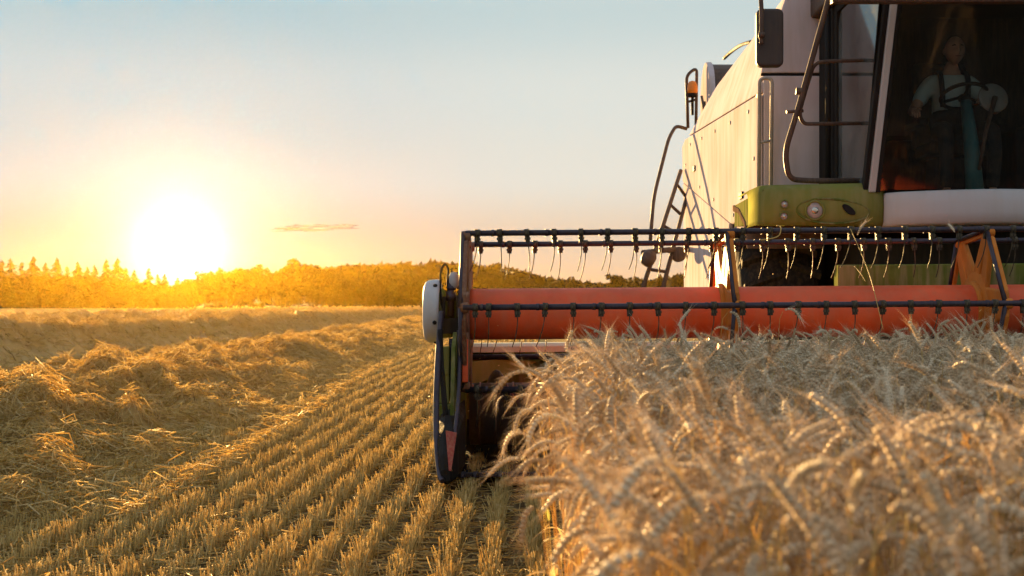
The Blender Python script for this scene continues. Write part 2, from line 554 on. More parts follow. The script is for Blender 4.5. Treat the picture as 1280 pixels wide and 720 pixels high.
ROW = 0.187
def build_stubble():
    B, T, Wd, Rn = [], [], [], []
    def band(x0, x1, y0, y1, per_m, wid, hgt, clump=0.5, phase=0.04):
        k0, k1 = math.ceil((x0 - phase) / ROW), math.floor((x1 - phase) / ROW)
        rows = np.arange(k0, k1 + 1) * ROW + phase
        n = int(len(rows) * (y1 - y0) * per_m)
        # more rows' worth near the camera, fewer far off
        y = y0 + (y1 - y0) * rng.random(n)
        x = rng.choice(rows, n)
        g = 0.6 * vnoise(x * 37, y * 5.5, 3) + 0.4 * vnoise(x * 5, y * 1.3, 13)                        # plants stand in tufts along the row
        keep = g > clump * rng.random(n)
        x, y = x[keep], y[keep]
        n = len(x)
        wob = 0.05 * (fbm(x * 3, y * 0.5, 2, 9) - 0.5)
        bx = x + wob + rng.normal(0, 0.019, n)
        h = hgt * (0.55 + 0.5 * rng.random(n)) * (0.75 + 0.4 * vnoise(x * 11, y * 2, 4))
        lean = rng.normal(0, 0.17, (n, 2))
        lean[:, 1] -= 0.06
        base = np.stack([bx, y, np.full(n, -0.01)], 1)
        tip = base + np.stack([lean[:, 0] * h, lean[:, 1] * h, h], 1)
        B.append(base); T.append(tip)
        Wd.append(wid * (0.7 + 0.6 * rng.random(n)))
        Rn.append(np.clip(rng.normal(0.5, 0.24, n), 0, 1))
    band(-3.1, 0.45, 5.0, 12.0, 380, 0.0042, 0.135, 0.75)
    band(-3.1, -0.35, 12.0, 26.0, 180, 0.0068, 0.13)
    band(-3.2, 0.4, 26.0, 60.0, 24, 0.014, 0.16)
    band(-9.0, -4.6, 14.0, 40.0, 16, 0.012, 0.15, 0.7)
    band(-18.0, -10.6, 24.0, 60.0, 7, 0.018, 0.15, 0.7)
    band(0.5, 8.5, 9.3, 30.0, 8, 0.009, 0.16)
    V, Fc, Rr = sticks(np.concatenate(B), np.concatenate(T), np.concatenate(Wd), np.concatenate(Rn))
    tag(link('stubble', np_mesh('stubble', V, Fc, 'stubble', Rr)), 'short cut stubble standing in straight rows on the harvested ground', 'stubble', kind='stuff')
    # chaff and broken straws lying between the rows
    n = 60000
    y = 5.0 + 35 * rng.random(n) ** 2.0
    x = -4.2 + 5.0 * rng.random(n)
    x[y > 13] = -4.2 + 3.8 * rng.random((y > 13).sum())
    keep = rng.random(n) < np.where(x < -2.2, 1.0, 0.42)
    x, y = x[keep], y[keep]
    n = len(x)
    a = rng.uniform(0, 2 * PI, n)
    L = 0.04 + 0.16 * rng.random(n) ** 1.5
    base = np.stack([x, y, 0.012 + 0.05 * rng.random(n) ** 2], 1)
    tip = base + np.stack([np.cos(a) * L, np.sin(a) * L, rng.normal(0, 0.12, n) * L], 1)
    tip[:, 2] = np.maximum(tip[:, 2], 0.008)
    V, Fc, Rr = sticks(base, tip, 0.0045 + 0.0002 * y, np.clip(rng.normal(0.5, 0.25, n), 0, 1))
    tag(link('straw_litter', np_mesh('straw_litter', V, Fc, 'straw', Rr)), 'broken straw scattered on the soil between the stubble rows', 'straw', kind='stuff')
build_stubble()

def windrow(label, cx, width, height, y0, y1, n_straw, wid, seed, lumps=1.0, ylo=None):
    """A swath of threshed straw: a lumpy bank under a coat of loose straws."""
    ny = int(70 * math.log(y1 / y0) / 1.0) + 60
    ys = np.geomspace(y0, y1, ny)
    us = np.linspace(-1, 1, 41)
    def hz(u, y):
        x = cx(y) + u * width
        env = np.maximum(0, 1 - np.abs(u) ** 2.2) ** 0.9
        big = fbm(x * 0.9 + 30, y * 0.55, 3, seed)
        mid = fbm(x * 3.3, y * 2.3, 3, seed + 7)
        ridge = np.exp(-((u - 0.55 * (fbm(y * 0.4, y * 0 + seed, 2, seed + 3) - 0.5)) / 0.55) ** 2)
        z = height * env * (0.52 + 0.34 * ridge * (0.3 + 1.0 * big) + lumps * 1.1 * (mid - 0.44) + lumps * 0.5 * (big - 0.45))
        return np.where(env <= 0, -0.02, np.maximum(z, 0.0) - 0.01)
    U, Y = np.meshgrid(us, ys)
    Z = hz(U, Y)
    X = cx(Y) + U * width
    nx = len(us)
    V = np.stack([X, Y, Z], -1).reshape(-1, 3)
    i, j = np.meshgrid(np.arange(ny - 1), np.arange(nx - 1), indexing='ij')
    a = (i * nx + j).ravel()
    rn = np.clip(0.25 + 0.5 * fbm(X * 9, Y * 9, 3, seed + 2).ravel() - 0.05, 0, 1)
    body = link('straw_windrow', np_mesh('straw_windrow', V, np.stack([a, a + 1, a + nx + 1, a + nx], 1), 'straw', rn, True))
    tag(body, label, 'straw windrow', 'straw windrows on the harvested field')
    n = n_straw
    y = y0 * (y1 / y0) ** (rng.random(n) ** 1.1)
    u = np.clip(rng.normal(0, 0.62, n), -1.15, 1.15)
    z = np.where(np.abs(u) < 1, hz(np.clip(u, -1, 1), y), 0.0)
    x = cx(y) + u * width
    az = rng.uniform(0, 2 * PI, n)
    L = (0.06 + 0.24 * rng.random(n) ** 1.3)
    # lie along the slope
    e = 0.04
    gx = (hz(np.clip(u + e, -1, 1), y) - hz(np.clip(u - e, -1, 1), y)) / (2 * e * width)
    gy = (hz(np.clip(u, -1, 1), y * 1.003) - hz(np.clip(u, -1, 1), y * 0.997)) / (0.006 * y)
    dx, dy = np.cos(az), np.sin(az)
    dz = np.clip(gx * dx + gy * dy, -0.9, 0.9) + rng.normal(0, 0.26, n)
    lift = 0.006 + 0.10 * rng.random(n) ** 2
    c = np.stack([x, y, z + lift], 1)
    d = np.stack([dx, dy, dz], 1)
    d /= np.linalg.norm(d, axis=1, keepdims=True)
    bend = np.stack([rng.normal(0, 0.02, n), rng.normal(0, 0.02, n), 0.01 + rng.normal(0, 0.018, n)], 1)
    V, Fc, Rr = sticks(c - d * L[:, None] / 2, c + d * L[:, None] / 2, wid * (0.7 + 0.6 * rng.random(n)) * (1 + y / 22), np.clip(rng.normal(0.55, 0.25, n), 0, 1), bend)
    s = link('loose_straw', np_mesh('loose_straw', V, Fc, 'straw', Rr), body, loc=(0, 0, 0))
    s['kind'] = 'stuff'
    return body
windrow('broad golden bank of loose straw lying right beside the neat stubble rows', lambda y: -4.75 + 0.2 * np.sin(y * 0.21) - 0.004 * y, 2.2, 0.26, 6.6, 120, 150000, 0.0050, 3, 2.3)
windrow('lower straw bank farther out, next beyond the broad nearest one', lambda y: -10.6 + 0.3 * np.sin(y * 0.13 + 1), 1.5, 0.75, 17, 150, 22000, 0.007, 21, 0.8)
windrow('thin hazy straw bank third from the stubble rows, in the sun glare', lambda y: -18.3 + 0.4 * np.sin(y * 0.1 + 2), 1.6, 0.7, 32, 190, 9000, 0.010, 34, 0.8)
windrow('faint farthest straw bank lying just in front of the spruces', lambda y: -27.0 + 0.5 * np.sin(y * 0.08), 1.8, 0.7, 50, 220, 5000, 0.014, 41, 0.8)
# ------------------------------------------------------------------ trees along the far edge of the field
def leaf_cards(c, d, size, rnd, aspect=0.5):
    """Small leaf-shaped quads: centres c, directions d."""
    n = len(c)
    d = d / np.linalg.norm(d, axis=1, keepdims=True)
    q = rng.normal(0, 1, (n, 3))
    s = np.cross(d, q)
    s /= np.linalg.norm(s, axis=1, keepdims=True)
    sz = np.broadcast_to(np.asarray(size, float), (n,))[:, None]
    V = np.stack([c - d * sz * 0.5, c + s * sz * aspect * 0.5, c + d * sz * 0.6, c - s * sz * aspect * 0.5], 1).reshape(-1, 3)
    return V, np.arange(n * 4).reshape(n, 4), np.repeat(rnd, 4)
def spruce_mesh(name, w, ragged):
    C, D, Sz, Rn = [], [], [], []
    for k in range(30):
        t = 0.05 + 0.93 * k / 29
        r = w * (1 - t) ** 0.85 * (0.75 + 0.45 * rng.random()) + 0.006
        nb = int(5 + 7 * (1 - t))
        for b in range(nb):
            if rng.random() < ragged * 0.25:
                continue
            a = rng.uniform(0, 2 * PI)
            rb = r * (0.7 + 0.4 * rng.random())
            for q in range(8):
                f = (q + 0.6) / 8
                C.append((math.cos(a) * rb * f + rng.normal(0, .007), math.sin(a) * rb * f + rng.normal(0, .007), t - 0.35 * rb * f ** 1.5 + rng.normal(0, .006)))
                D.append((math.cos(a) + rng.normal(0, .5), math.sin(a) + rng.normal(0, .5), -0.5 + rng.normal(0, .3)))
                Sz.append(0.085 * (1.1 - 0.6 * t))
                Rn.append(np.clip(0.25 + 0.5 * f + rng.normal(0, .15), 0, 1))
    C.append((0, 0, 1.0)); D.append((0, 0, 1)); Sz.append(0.06); Rn.append(0.5)
    V, Fc, Rr = leaf_cards(np.array(C), np.array(D), np.array(Sz), np.array(Rn), 0.55)
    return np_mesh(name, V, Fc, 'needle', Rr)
def broad_mesh(name, w, loose):
    C, D, Sz, Rn = [], [], [], []
    for k in range(46):
        u = rng.normal(0, 1, 3)
        u /= np.linalg.norm(u)
        rr = rng.random() ** 0.45
        cc = np.array([u[0] * w * rr, u[1] * w * rr, 0.57 + u[2] * 0.38 * rr])
        cc[2] = max(cc[2], 0.12)
        rad = (0.06 + 0.08 * rng.random()) * (1.0 if loose < .5 else 0.75)
        tone = np.clip(rng.normal(0.5, 0.25), 0, 1)
        for q in range(34):
            v = rng.normal(0, 1, 3)
            v *= rad * (0.6 + 0.4 * rng.random()) / np.linalg.norm(v)
            C.append(cc + v * (1, 1, 0.8)); D.append(v + rng.normal(0, .05, 3)); Sz.append(0.075); Rn.append(np.clip(tone + rng.normal(0, .15), 0, 1))
    V, Fc, Rr = leaf_cards(np.array(C), np.array(D), np.array(Sz), np.array(Rn), 0.7)
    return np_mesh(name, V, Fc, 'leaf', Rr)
def trunk_mesh(name, limbs):
    b = MB()
    b.tube([(0, 0, -0.02), (0.004, 0, 0.3), (-0.003, 0.003, 0.6), (0, 0, 0.93)], [0.019, 0.014, 0.009, 0.002], 7)
    for i in range(limbs):
        a, z = rng.uniform(0, 2 * PI), rng.uniform(0.22, 0.6)
        e = rng.uniform(0.12, 0.24)
        b.tube([(0, 0, z), (math.cos(a) * e * .5, math.sin(a) * e * .5, z + e * .5), (math.cos(a) * e, math.sin(a) * e, z + e * .9)], [0.008, 0.005, 0.002], 5)
    return b.mesh(name, 'bark')
SPR = [spruce_mesh('crown', w, g) for w, g in ((0.28, .5), (0.33, .8), (0.25, 1.2), (0.38, .6))]
BRD = [broad_mesh('crown', w, g) for w, g in ((0.34, 0), (0.42, 0), (0.28, 1), (0.38, 1))]
TRK = [trunk_mesh('trunk', 0), trunk_mesh('trunk', 6), trunk_mesh('trunk', 8)]
def tree(kind, var, px, top, d, label, group):
    p = at(px, 385, d)
    h = (385.0 - top) / F * d + 0.2
    t = empty(kind, (p.x, d, 0), label, 'tree', group)
    t.rotation_euler.z = rng.uniform(0, 6.28)
    t.scale = (h * (1.3 if kind == 'spruce_tree' else 1),) * 2 + (h,)
    if kind == 'spruce_tree':
        link('trunk', TRK[0], t, (0, 0, 0)); link('crown', SPR[var], t, (0, 0, 0))
    else:
        link('trunk', TRK[1 + var % 2], t, (0, 0, 0)); link('crown', BRD[var], t, (0, 0, 0))
SPRUCES = [(3, 329), (13, 326), (27, 331), (42, 324), (57, 332), (71, 326), (84, 336), (97, 331), (109, 337), (118, 335), (133, 328),
           (147, 326), (157, 338), (168, 341), (186, 338), (197, 346), (206, 345), (222, 349), (-14, 328), (-32, 332), (-52, 327)]
NEAR_SUN = {(147, 326): 'tallest pointed spruce just beside the blazing sun glow', (42, 324): 'broad pointed spruce standing tall at the far side of the field, away from the sun',
            (168, 341): 'short narrow spruce closest to the sun, standing apart beyond the tallest one', (71, 326): 'slim high spruce with a gap at both sides in the hazy treeline'}
ORD = 'first second third fourth fifth sixth seventh eighth ninth tenth eleventh twelfth thirteenth fourteenth fifteenth sixteenth seventeenth eighteenth nineteenth twentieth'.split() + ['twenty-' + w for w in 'first second third fourth fifth sixth seventh eighth ninth'.split()]
SORTED = sorted(q for q, _ in SPRUCES if q > 0)
for i, (px, top) in enumerate(SPRUCES):
    if px < 0:
        continue
    tree('spruce_tree', i % 4, px, top - 2, 338 + 14 * rng.random(), NEAR_SUN.get((px, top), 'hazy spruce, %s in line along the far treeline towards the sun' % ORD[SORTED.index(px)]), 'spruces in the far treeline')
BROADS = [(240, 346), (256, 338), (270, 334), (284, 337), (298, 331), (313, 333), (330, 330), (346, 334), (358, 330), (373, 322), (388, 331), (402, 332),
          (416, 334), (432, 331), (445, 330), (458, 337), (474, 338), (490, 338), (508, 337), (526, 337), (544, 337), (562, 337), (580, 336), (598, 336), (618, 335), (636, 339), (655, 343)]
SPECIAL = {(373, 322): 'tallest rounded tree rising above the dark wood to the right of the sun', (256, 338): 'rounded tree rimmed by the sun glare at the edge of the wood'}
for i, (px, top) in enumerate(BROADS):
    tree('broadleaf_tree', i % 4, px, top - 1, 342 + 18 * rng.random(), SPECIAL.get((px, top), 'rounded broadleaf tree in the far wood, %s counting from the sun glow towards the combine' % ORD[i]), 'broadleaf trees in the far wood')
for i, (px, top, lab) in enumerate([(717, 344, 'loose bushy tree on the skyline seen under the reel tines'), (770, 338, 'taller open tree on the skyline beside the rear ladder'),
                                    (792, 345, 'small round tree on the skyline behind the rear ladder rails'), (742, 356, 'low bush on the skyline between the two open trees')]):
    tree('broadleaf_tree', 2 + i % 2, px, top, 300, lab, 'lone trees behind the combine')

def wood(name, label, prof, d, thick, n, size):
    """A far wood read as one mass: leaf clumps filling the band under its skyline."""
    px = rng.uniform(prof[0][0], prof[-1][0], n)
    top = np.interp(px, [p[0] for p in prof], [p[1] for p in prof])
    dd = d + thick * rng.random(n)
    x = (px - 660) / F * dd
    ht = (386 - top) / F * d * (0.86 + 0.22 * fbm(x * 0.22, dd * 0.22, 3, 3) * 1.2)
    z = ht * rng.random(n) ** 0.6
    c = np.stack([x, dd, z], 1)
    dirs = rng.normal(0, 1, (n, 3)) + np.array([0, -0.4, 0.3])
    V, Fc, Rr = leaf_cards(c, dirs, size * (0.6 + 0.8 * rng.random(n)), np.clip(rng.normal(0.45, 0.25, n), 0, 1), 0.7)
    tag(link(name, np_mesh(name, V, Fc, 'leaf', Rr)), label, 'wood', kind='stuff')
wood('far_wood', 'dark mass of the far wood closing the field behind the single trees', [(-700, 340), (0, 351), (60, 348), (120, 353), (200, 360), (235, 357), (270, 350), (370, 345), (450, 347), (560, 345), (640, 350), (700, 364), (800, 372), (1100, 366), (2000, 345)], 362, 14, 42000, 1.9)
wood('hill_wood', 'wooded hillside fading out behind the header and the combine', [(400, 338), (470, 335), (540, 334), (600, 334), (640, 338), (680, 350), (720, 357), (770, 358), (850, 350), (1000, 340), (1700, 335)], 395, 25, 26000, 3.0)

# ------------------------------------------------------------------ the combine harvester
CX = 3.64
combine = empty('combine_harvester', (CX, 12.0, 0), 'dusty white and green combine harvester with its orange reel cutting the wheat', 'combine harvester')

# ---- header: everything rolls slightly, its far end a little higher
def roll(v):
    return (v[0], v[1], v[2] + (v[0] + 0.4) * 0.0078)
def HB():
    return MB(roll)
HX0, HX1 = -0.40, 7.70
RY, RZ, RR = 8.5, 1.082, 0.575
TH = [4.6 + 60 * k for k in range(6)]
def bat_pos(th, r=RR):
    return RY - r * math.cos(R(th)), RZ + r * math.sin(R(th))

# tube with end flanges and weld bands
b = HB()
prof = [(0.0, 0.0), (0.0, 0.166), (0.03, 0.168)]
for k in range(1, 20):
    prof.append((k * (HX1 - HX0 - 0.1) / 20, 0.168))
prof += [(HX1 - HX0 - 0.04, 0.166), (HX1 - HX0 - 0.04, 0.0)]
b.lathe((HX0 + 0.02, RY, RZ), (1, 0, 0), prof, 48)
tube = b.build('reel_tube', 'red', combine)
for x in (1.29, 2.95, 4.60, 6.25):
    b = HB()
    b.lathe((x - 0.045, RY, RZ), (1, 0, 0), [(0, .168), (0, .188), (.02, .192), (.07, .192), (.09, .188), (.09, .168)], 40)
    b.build('hub_collar', 'spider', tube)

def spider(x, mat='spider'):
    """A pressed six-armed wheel carrying the bats."""
    b = HB()
    t = 0.016
    pts_in, pts_out = [], []
    for k in range(6):
        a0 = TH[k]
        # forked arm: two tapering legs with rolled edges meeting at the bat
        for s in (-1, 1):
            th_b = R(a0 + 21 * s)
            y0, z0 = RY - 0.205 * math.cos(th_b), RZ + 0.205 * math.sin(th_b)
            th_t = R(a0 + 3.4 * s)
            y1, z1 = RY - 0.545 * math.cos(th_t), RZ + 0.545 * math.sin(th_t)
            A, B = Vector((x, y0, z0)), Vector((x, y1, z1))
            d = (B - A).normalized()
            n = Vector((1, 0, 0)).cross(d)
            wa, wb = 0.047, 0.030
            b.hexa([A - n * wa - Vector((t, 0, 0)), A + n * wa - Vector((t, 0, 0)), A + n * wa + Vector((t, 0, 0)), A - n * wa + Vector((t, 0, 0)),
                    B - n * wb - Vector((t, 0, 0)), B + n * wb - Vector((t, 0, 0)), B + n * wb + Vector((t, 0, 0)), B - n * wb + Vector((t, 0, 0))])
            for e in (-1, 1):                                   # rolled edges of the pressing
                b.tube([A + n * wa * e, B + n * wb * e], 0.017, 8)
        th = R(a0)
        y, z = bat_pos(a0, 0.555)
        b.lathe((x - 0.03, y, z), (1, 0, 0), [(0, 0), (0, .028), (.01, .033), (.05, .033), (.06, .028), (.06, 0)], 14)
    # hub plate
    b.lathe((x - 0.018, RY, RZ), (1, 0, 0), [(0, .17), (0, .25), (.008, .262), (.028, .262), (.036, .25), (.036, .17)], 36)
    # outer web between neighbouring arms, on the sunlit side
    for k in range(6):
        y0, z0 = bat_pos(TH[k] + 7, 0.53)
        y1, z1 = bat_pos(TH[k] + 53, 0.53)
        A, B = Vector((x, y0, z0)), Vector((x, y1, z1))
        d = (B - A).normalized()
        n = Vector((1, 0, 0)).cross(d)
        T = Vector((t * .8, 0, 0))
        b.hexa([A - n * .028 - T, A + n * .028 - T, A + n * .028 + T, A - n * .028 + T, B - n * .028 - T, B + n * .028 - T, B + n * .028 + T, B - n * .028 + T])
    o = b.build('reel_spider', mat, combine, bevel=0.004)
    for k in range(6):
        y0, z0 = bat_pos(TH[k]); y1, z1 = bat_pos(TH[(k + 1) % 6])
        r = HB()
        r.tube([(x - 0.02, y0, z0), (x - 0.02, y1, z1)], 0.0155, 8)
        r.build('rim_bar', 'steel', o)
    return o
for x in (HX0 + 0.005, 1.29, 2.95, 4.60, 6.25, HX1 - 0.06):
    spider(x, 'rust' if x < 0 else 'spider')

def tine_mesh(i):
    """A clamp on the bat and the bent spring finger below it."""
    r = random.Random(i)
    b = MB()
    b.lathe((-0.016, 0, 0), (1, 0, 0), [(0, .018), (0, .026), (.032, .026), (.032, .018)], 12)
    b.box((-0.014, -0.012, -0.062), (0.014, 0.012, -0.018))
    b.box((-0.019, -0.016, -0.046), (0.019, -0.008, -0.030))
    k = r.uniform(-0.012, 0.012)
    pts = [(0, 0.0, -0.05), (0.0, 0.003, -0.09), (-0.004 + k * .3, 0.010, -0.14), (-0.013 + k * .7, 0.024, -0.195), (-0.026 + k, 0.045, -0.245)]
    b.tube(smooth_path(pts, 3), [0.0034] * 9 + [0.003] * 3 + [0.0024], 6)
    return b.mesh('tine', 'wire')
TINES = [tine_mesh(i) for i in range(5)]
STAG = [0.0, 0.06, 0.115, 0.03, 0.09, 0.02]
for k in range(6):
    y, z = bat_pos(TH[k])
    b = HB()
    b.tube([(HX0, y, z), (HX1, y, z)], 0.0185, 14)
    for q in range(46):                                        # sleeves round the tube
        x = HX0 + 0.16 + STAG[k] + q * 0.1725
        if x < HX1 - .06 and q % 2 == 0:
            b.lathe((x - 0.055, y, z), (1, 0, 0), [(0, .0185), (0, .022), (.02, .022), (.02, .0185)], 12)
    bat = b.build('reel_bat', 'steel', combine)
    q = 0
    xs = [HX0 + 0.075] + [HX0 + 0.16 + STAG[k] + i * 0.1725 for i in range(46)]
    for x in xs:
        if x > HX1 - 0.05:
            continue
        o = link('tine', TINES[(q * 7 + k * 3) % 5], bat, roll((x, y, z)))
        o.rotation_euler = (rng.normal(0, 0.05), rng.normal(0.0, 0.045), rng.normal(0, 0.12))
        q += 1
# drive cover, motor, arm and hydraulics at the left end of the reel
b = HB()
b.lathe((-0.675, 8.42, 1.105), (1, 0, 0), [(0, 0), (0, .165), (.008, .188), (.03, .203), (.085, .208), (.105, .206), (.105, .17), (.09, .15), (.09, 0)], 40)
cover = b.build('drive_cover', 'bumper', combine)
for a in (52, 128, 200, 285, 340):
    b = HB()
    y, z = 8.42 - 0.207 * math.cos(R(a)), 1.105 + 0.207 * math.sin(R(a))
    b.lathe((-0.595, y, z), (0, -math.cos(R(a)), math.sin(R(a))), [(-.01, .014), (.006, .014), (.008, .01), (.008, 0)], 8)
    b.build('cover_bolt', 'black', cover)
b = HB()
b.lathe((-0.58, 8.46, 1.10), (1, 0, 0), [(0, 0), (0, .15), (.03, .15), (.05, .10), (.10, .085), (.10, 0)], 24)
b.box((-0.60, 8.40, 0.93), (-0.50, 8.62, 1.02))
b.build('drive_case', 'green_dark', combine, bevel=.006)
b = HB()
b.prism([(8.40, 1.00), (8.40, 1.17), (8.75, 1.20), (9.75, 1.06), (9.75, .92), (8.80, 1.0)], 'x', -0.535, -0.455)
b.build('reel_arm', 'green_dark', combine, bevel=.008)
b = HB()
b.box((-0.555, 8.30, 0.96), (-0.44, 8.50, 1.06))
b.box((-0.55, 8.28, 1.06), (-0.535, 8.46, 1.20))
b.box((-0.46, 8.28, 1.06), (-0.445, 8.46, 1.20))
b.build('bearing_bracket', 'under', combine, bevel=.005)
b = HB()
b.tube([(-0.50, 8.34, 1.07), (-0.495, 8.36, 1.33)], .022, 12)
b.lathe((-0.4975, 8.35, 1.17), (0, 0, 1), [(0, .022), (0, .034), (.03, .036), (.06, .03), (.06, .022)], 12)
b.lathe((-0.495, 8.36, 1.24), (0, 0, 1), [(0, .022), (0, .03), (.025, .03), (.03, .022)], 12)
b.build('hydraulic_motor', 'steel', combine)
b = HB()
b.lathe((-0.480, 8.36, 1.27), (0, 0, 1), [(-.02, 0), (-.015, .024), (.02, .036), (.06, .034), (.085, .02), (.09, 0)], 16)
b.build('accumulator', 'bumper', combine)
b = HB()
b.tube(smooth_path([(-0.555, 8.32, 1.12), (-0.565, 8.33, 1.26), (-0.56, 8.34, 1.37), (-0.535, 8.34, 1.405), (-0.515, 8.34, 1.37), (-0.52, 8.35, 1.30), (-0.515, 8.36, 1.24)]), .007, 8)
b.build('hydraulic_hose', 'black', combine)
b = HB()
b.tube(smooth_path([(-0.435, 8.36, 1.29), (-0.425, 8.36, 1.20), (-0.42, 8.37, 1.14), (-0.44, 8.37, 1.06)]), .007, 8)
b.build('hydraulic_hose', 'black', combine)
b = HB()
b.tube([(-0.495, 8.3, 0.93), (-0.495, 8.3, 0.74)], .014, 10)
b.tube([(-0.475, 8.28, 0.90), (-0.475, 8.28, 0.545)], .030, 12)
b.build('lift_cylinder', 'steel', combine)

# left end wall of the header, divider and its guard rod
b = HB()
b.prism([(7.88, .10), (7.88, .42), (8.05, .88), (8.25, .97), (9.62, .97), (9.62, .12)], 'x', -0.478, -0.452)
b.build('end_wall', 'green_dark', combine, bevel=.003)
b = HB()
b.box((-0.585, 8.20, .52), (-0.500, 8.30, .88))
b.box((-0.590, 8.19, .70), (-0.502, 8.21, .74))
b.build('side_plate', 'green', combine, bevel=.006)
b = HB()
b.box((-0.602, 8.13, .44), (-0.480, 8.34, .517))
b.build('side_bracket', 'green_dark', combine, bevel=.006)
# divider: a narrow sheet-metal boat with a low nose towards the camera
def section(y, xl, xr, z0, z1):
    xm = (xl + xr) / 2
    return [(xl, y, z0 + (z1 - z0) * .15), (xl, y, z1 - (z1 - z0) * .12), (xl * .7 + xr * .3, y, z1), (xl * .3 + xr * .7, y, z1), (xr, y, z1 - (z1 - z0) * .12), (xr, y, z0 + (z1 - z0) * .15), (xm, y, z0), (xl, y, z0 + (z1 - z0) * .15)]
b = HB()
b.grid([section(7.46, -.500, -.455, .125, .19), section(7.52, -.520, -.440, .10, .28), section(7.68, -.535, -.418, .075, .40), section(7.9, -.552, -.408, .06, .47), section(8.3, -.575, -.40, .06, .50), section(9.2, -.60, -.45, .08, .52)], False)
k = len(b.v) - 48
b.f.append(tuple(range(7)))
b.sm.append(False)
b.build('crop_divider', 'black', combine, bevel=.004)
b = HB()
p_ = [at(561, 588, 7.44), at(564, 589, 7.44), at(571, 541, 7.62), at(557, 538, 7.62)]
q_ = [v + Vector((0, .012, 0)) for v in p_]
b.hexa([p_[0], p_[1], q_[1], q_[0], p_[3], p_[2], q_[2], q_[3]])
b.build('divider_panel', 'dull_red', combine)
b = HB()
b.tube(smooth_path([(-.492, 7.44, .13), (-.515, 7.50, .17), (-.540, 7.65, .30), (-.556, 7.82, .52), (-.557, 7.98, .80), (-.548, 8.08, 1.02), (-.540, 8.12, 1.10)], 6), [.016] * 14 + [.019] * 23, 10)
b.build('divider_rod', 'steel', combine)
b = HB()
b.tube(smooth_path([(-.548, 8.05, .99), (-.538, 8.0, .80), (-.52, 7.95, .62), (-.505, 7.92, .46)], 5), .017, 10)
b.build('divider_brace', 'black', combine)
b = HB()
b.tube(smooth_path([(-.470, 7.48, .17), (-.440, 7.66, .34), (-.425, 7.9, .58), (-.43, 8.1, .85), (-.44, 8.2, .98)], 5), .013, 10)
b.build('divider_rod', 'steel', combine)
# rust-red strut under the reel end
b = HB()
b.box((-0.412, 8.08, .66), (-0.376, 8.12, .93))
b.build('reel_strut', 'red', combine, bevel=.005)

# table, back wall, top rail, auger, knife
HXR = HX1 + 0.05
b = HB()
b.grid([[(x, y, z) for x in (-.45, 2, 4.5, HXR)] for y, z in ((7.98, .085), (8.35, .075), (8.65, .06), (9.05, .05), (9.4, .12), (9.52, .3))], True)
b.build('header_table', 'under', combine, solid=.006)
b = HB()
b.box((-.45, 9.53, .03), (HXR, 9.56, .80))
b.build('back_wall', 'green_dark', combine)
b = HB()
b.prism([(9.40, .795), (9.40, .84), (9.43, .862), (9.60, .862), (9.62, .84), (9.62, .795)], 'x', -.45, HXR)
b.build('top_rail', 'cream', combine, bevel=.004)
b = HB()
b.tube([(-.44, 9.36, .765), (HXR, 9.36, .765)], .021, 12)
b.build('cross_tube', 'steel', combine)
b = HB()
b.hexa([(-.44, 9.32, .56), (-.41, 9.32, .56), (-.41, 9.36, .56), (-.44, 9.36, .56), (-.44, 9.32, .73), (.26, 9.42, .79), (.26, 9.46, .79), (-.44, 9.36, .73)])
b.build('corner_gusset', 'green', combine, bevel=.004)
b = HB()
b.lathe((-.40, 9.0, .385), (1, 0, 0), [(0, 0), (0, .215), (HXR - .1, .215), (HXR - .1, 0)], 40)
aug = b.build('auger_drum', 'auger', combine)
for x0, x1, s in ((-.36, 3.1, 1), (4.3, HXR - .1, -1)):
    b = HB()
    rows = []
    n = 150
    for i in range(n + 1):
        x = x0 + (x1 - x0) * i / n
        a = s * 2 * PI * (x - x0) / 0.58
        rows.append([(x, 9.0 + r_ * math.cos(a), .385 + r_ * math.sin(a)) for r_ in (.213, .305)])
    b.grid(rows, True)
    b.build('auger_flight', 'auger', aug, solid=.006)
for i in range(10):                                             # bands on the drum
    b = HB()
    x = -.34 + i * .115
    b.lathe((x, 9.0, .385), (1, 0, 0), [(0, .213), (0, .221), (.012, .221), (.012, .213)], 32)
    b.build('drum_band', 'rust', aug)
b = HB()
b.box((-.44, 7.965, .085), (HXR, 8.02, .105))
kb = b.build('cutter_bar', 'steel', combine)
g = MB()
g.hexa([(-.014, -.02, -.012), (.014, -.02, -.012), (.014, .05, -.012), (-.014, .05, -.012), (-.012, -.02, .012), (.012, -.02, .012), (.014, .05, .014), (-.014, .05, .014)])
g.hexa([(-.003, -.12, -.003), (.003, -.12, -.003), (.014, -.02, -.012), (-.014, -.02, -.012), (-.003, -.12, .003), (.003, -.12, .003), (.012, -.02, .012), (-.012, -.02, .012)])
gm = g.mesh('knife_guard', 'steel')
for i in range(40):
    link('knife_guard', gm, kb, roll((-.40 + i * .0762, 7.96, .098)))
b = HB()
b.box((2.30, 9.58, 1.20), (5.0, 9.72, 1.42))
b.box((2.30, 9.58, 0.86), (2.42, 9.72, 1.20))
b.box((4.88, 9.58, 0.86), (5.0, 9.72, 1.20))
b.build('header_frame', 'green_dark', combine, bevel=.01)
b = MB()
b.hexa([(2.95, 9.74, .25), (4.35, 9.74, .25), (4.35, 11.6, 1.0), (2.95, 11.6, 1.0), (2.95, 9.74, .95), (4.35, 9.74, .95), (4.35, 11.6, 1.75), (2.95, 11.6, 1.75)])
b.build('feeder_house', 'under', combine, bevel=.02)

# ---- body
SX = 2.10                                     # left side of the body
MX = 2 * CX - SX                              # right side
def P(y, z):
    return (y, z)
b = MB()
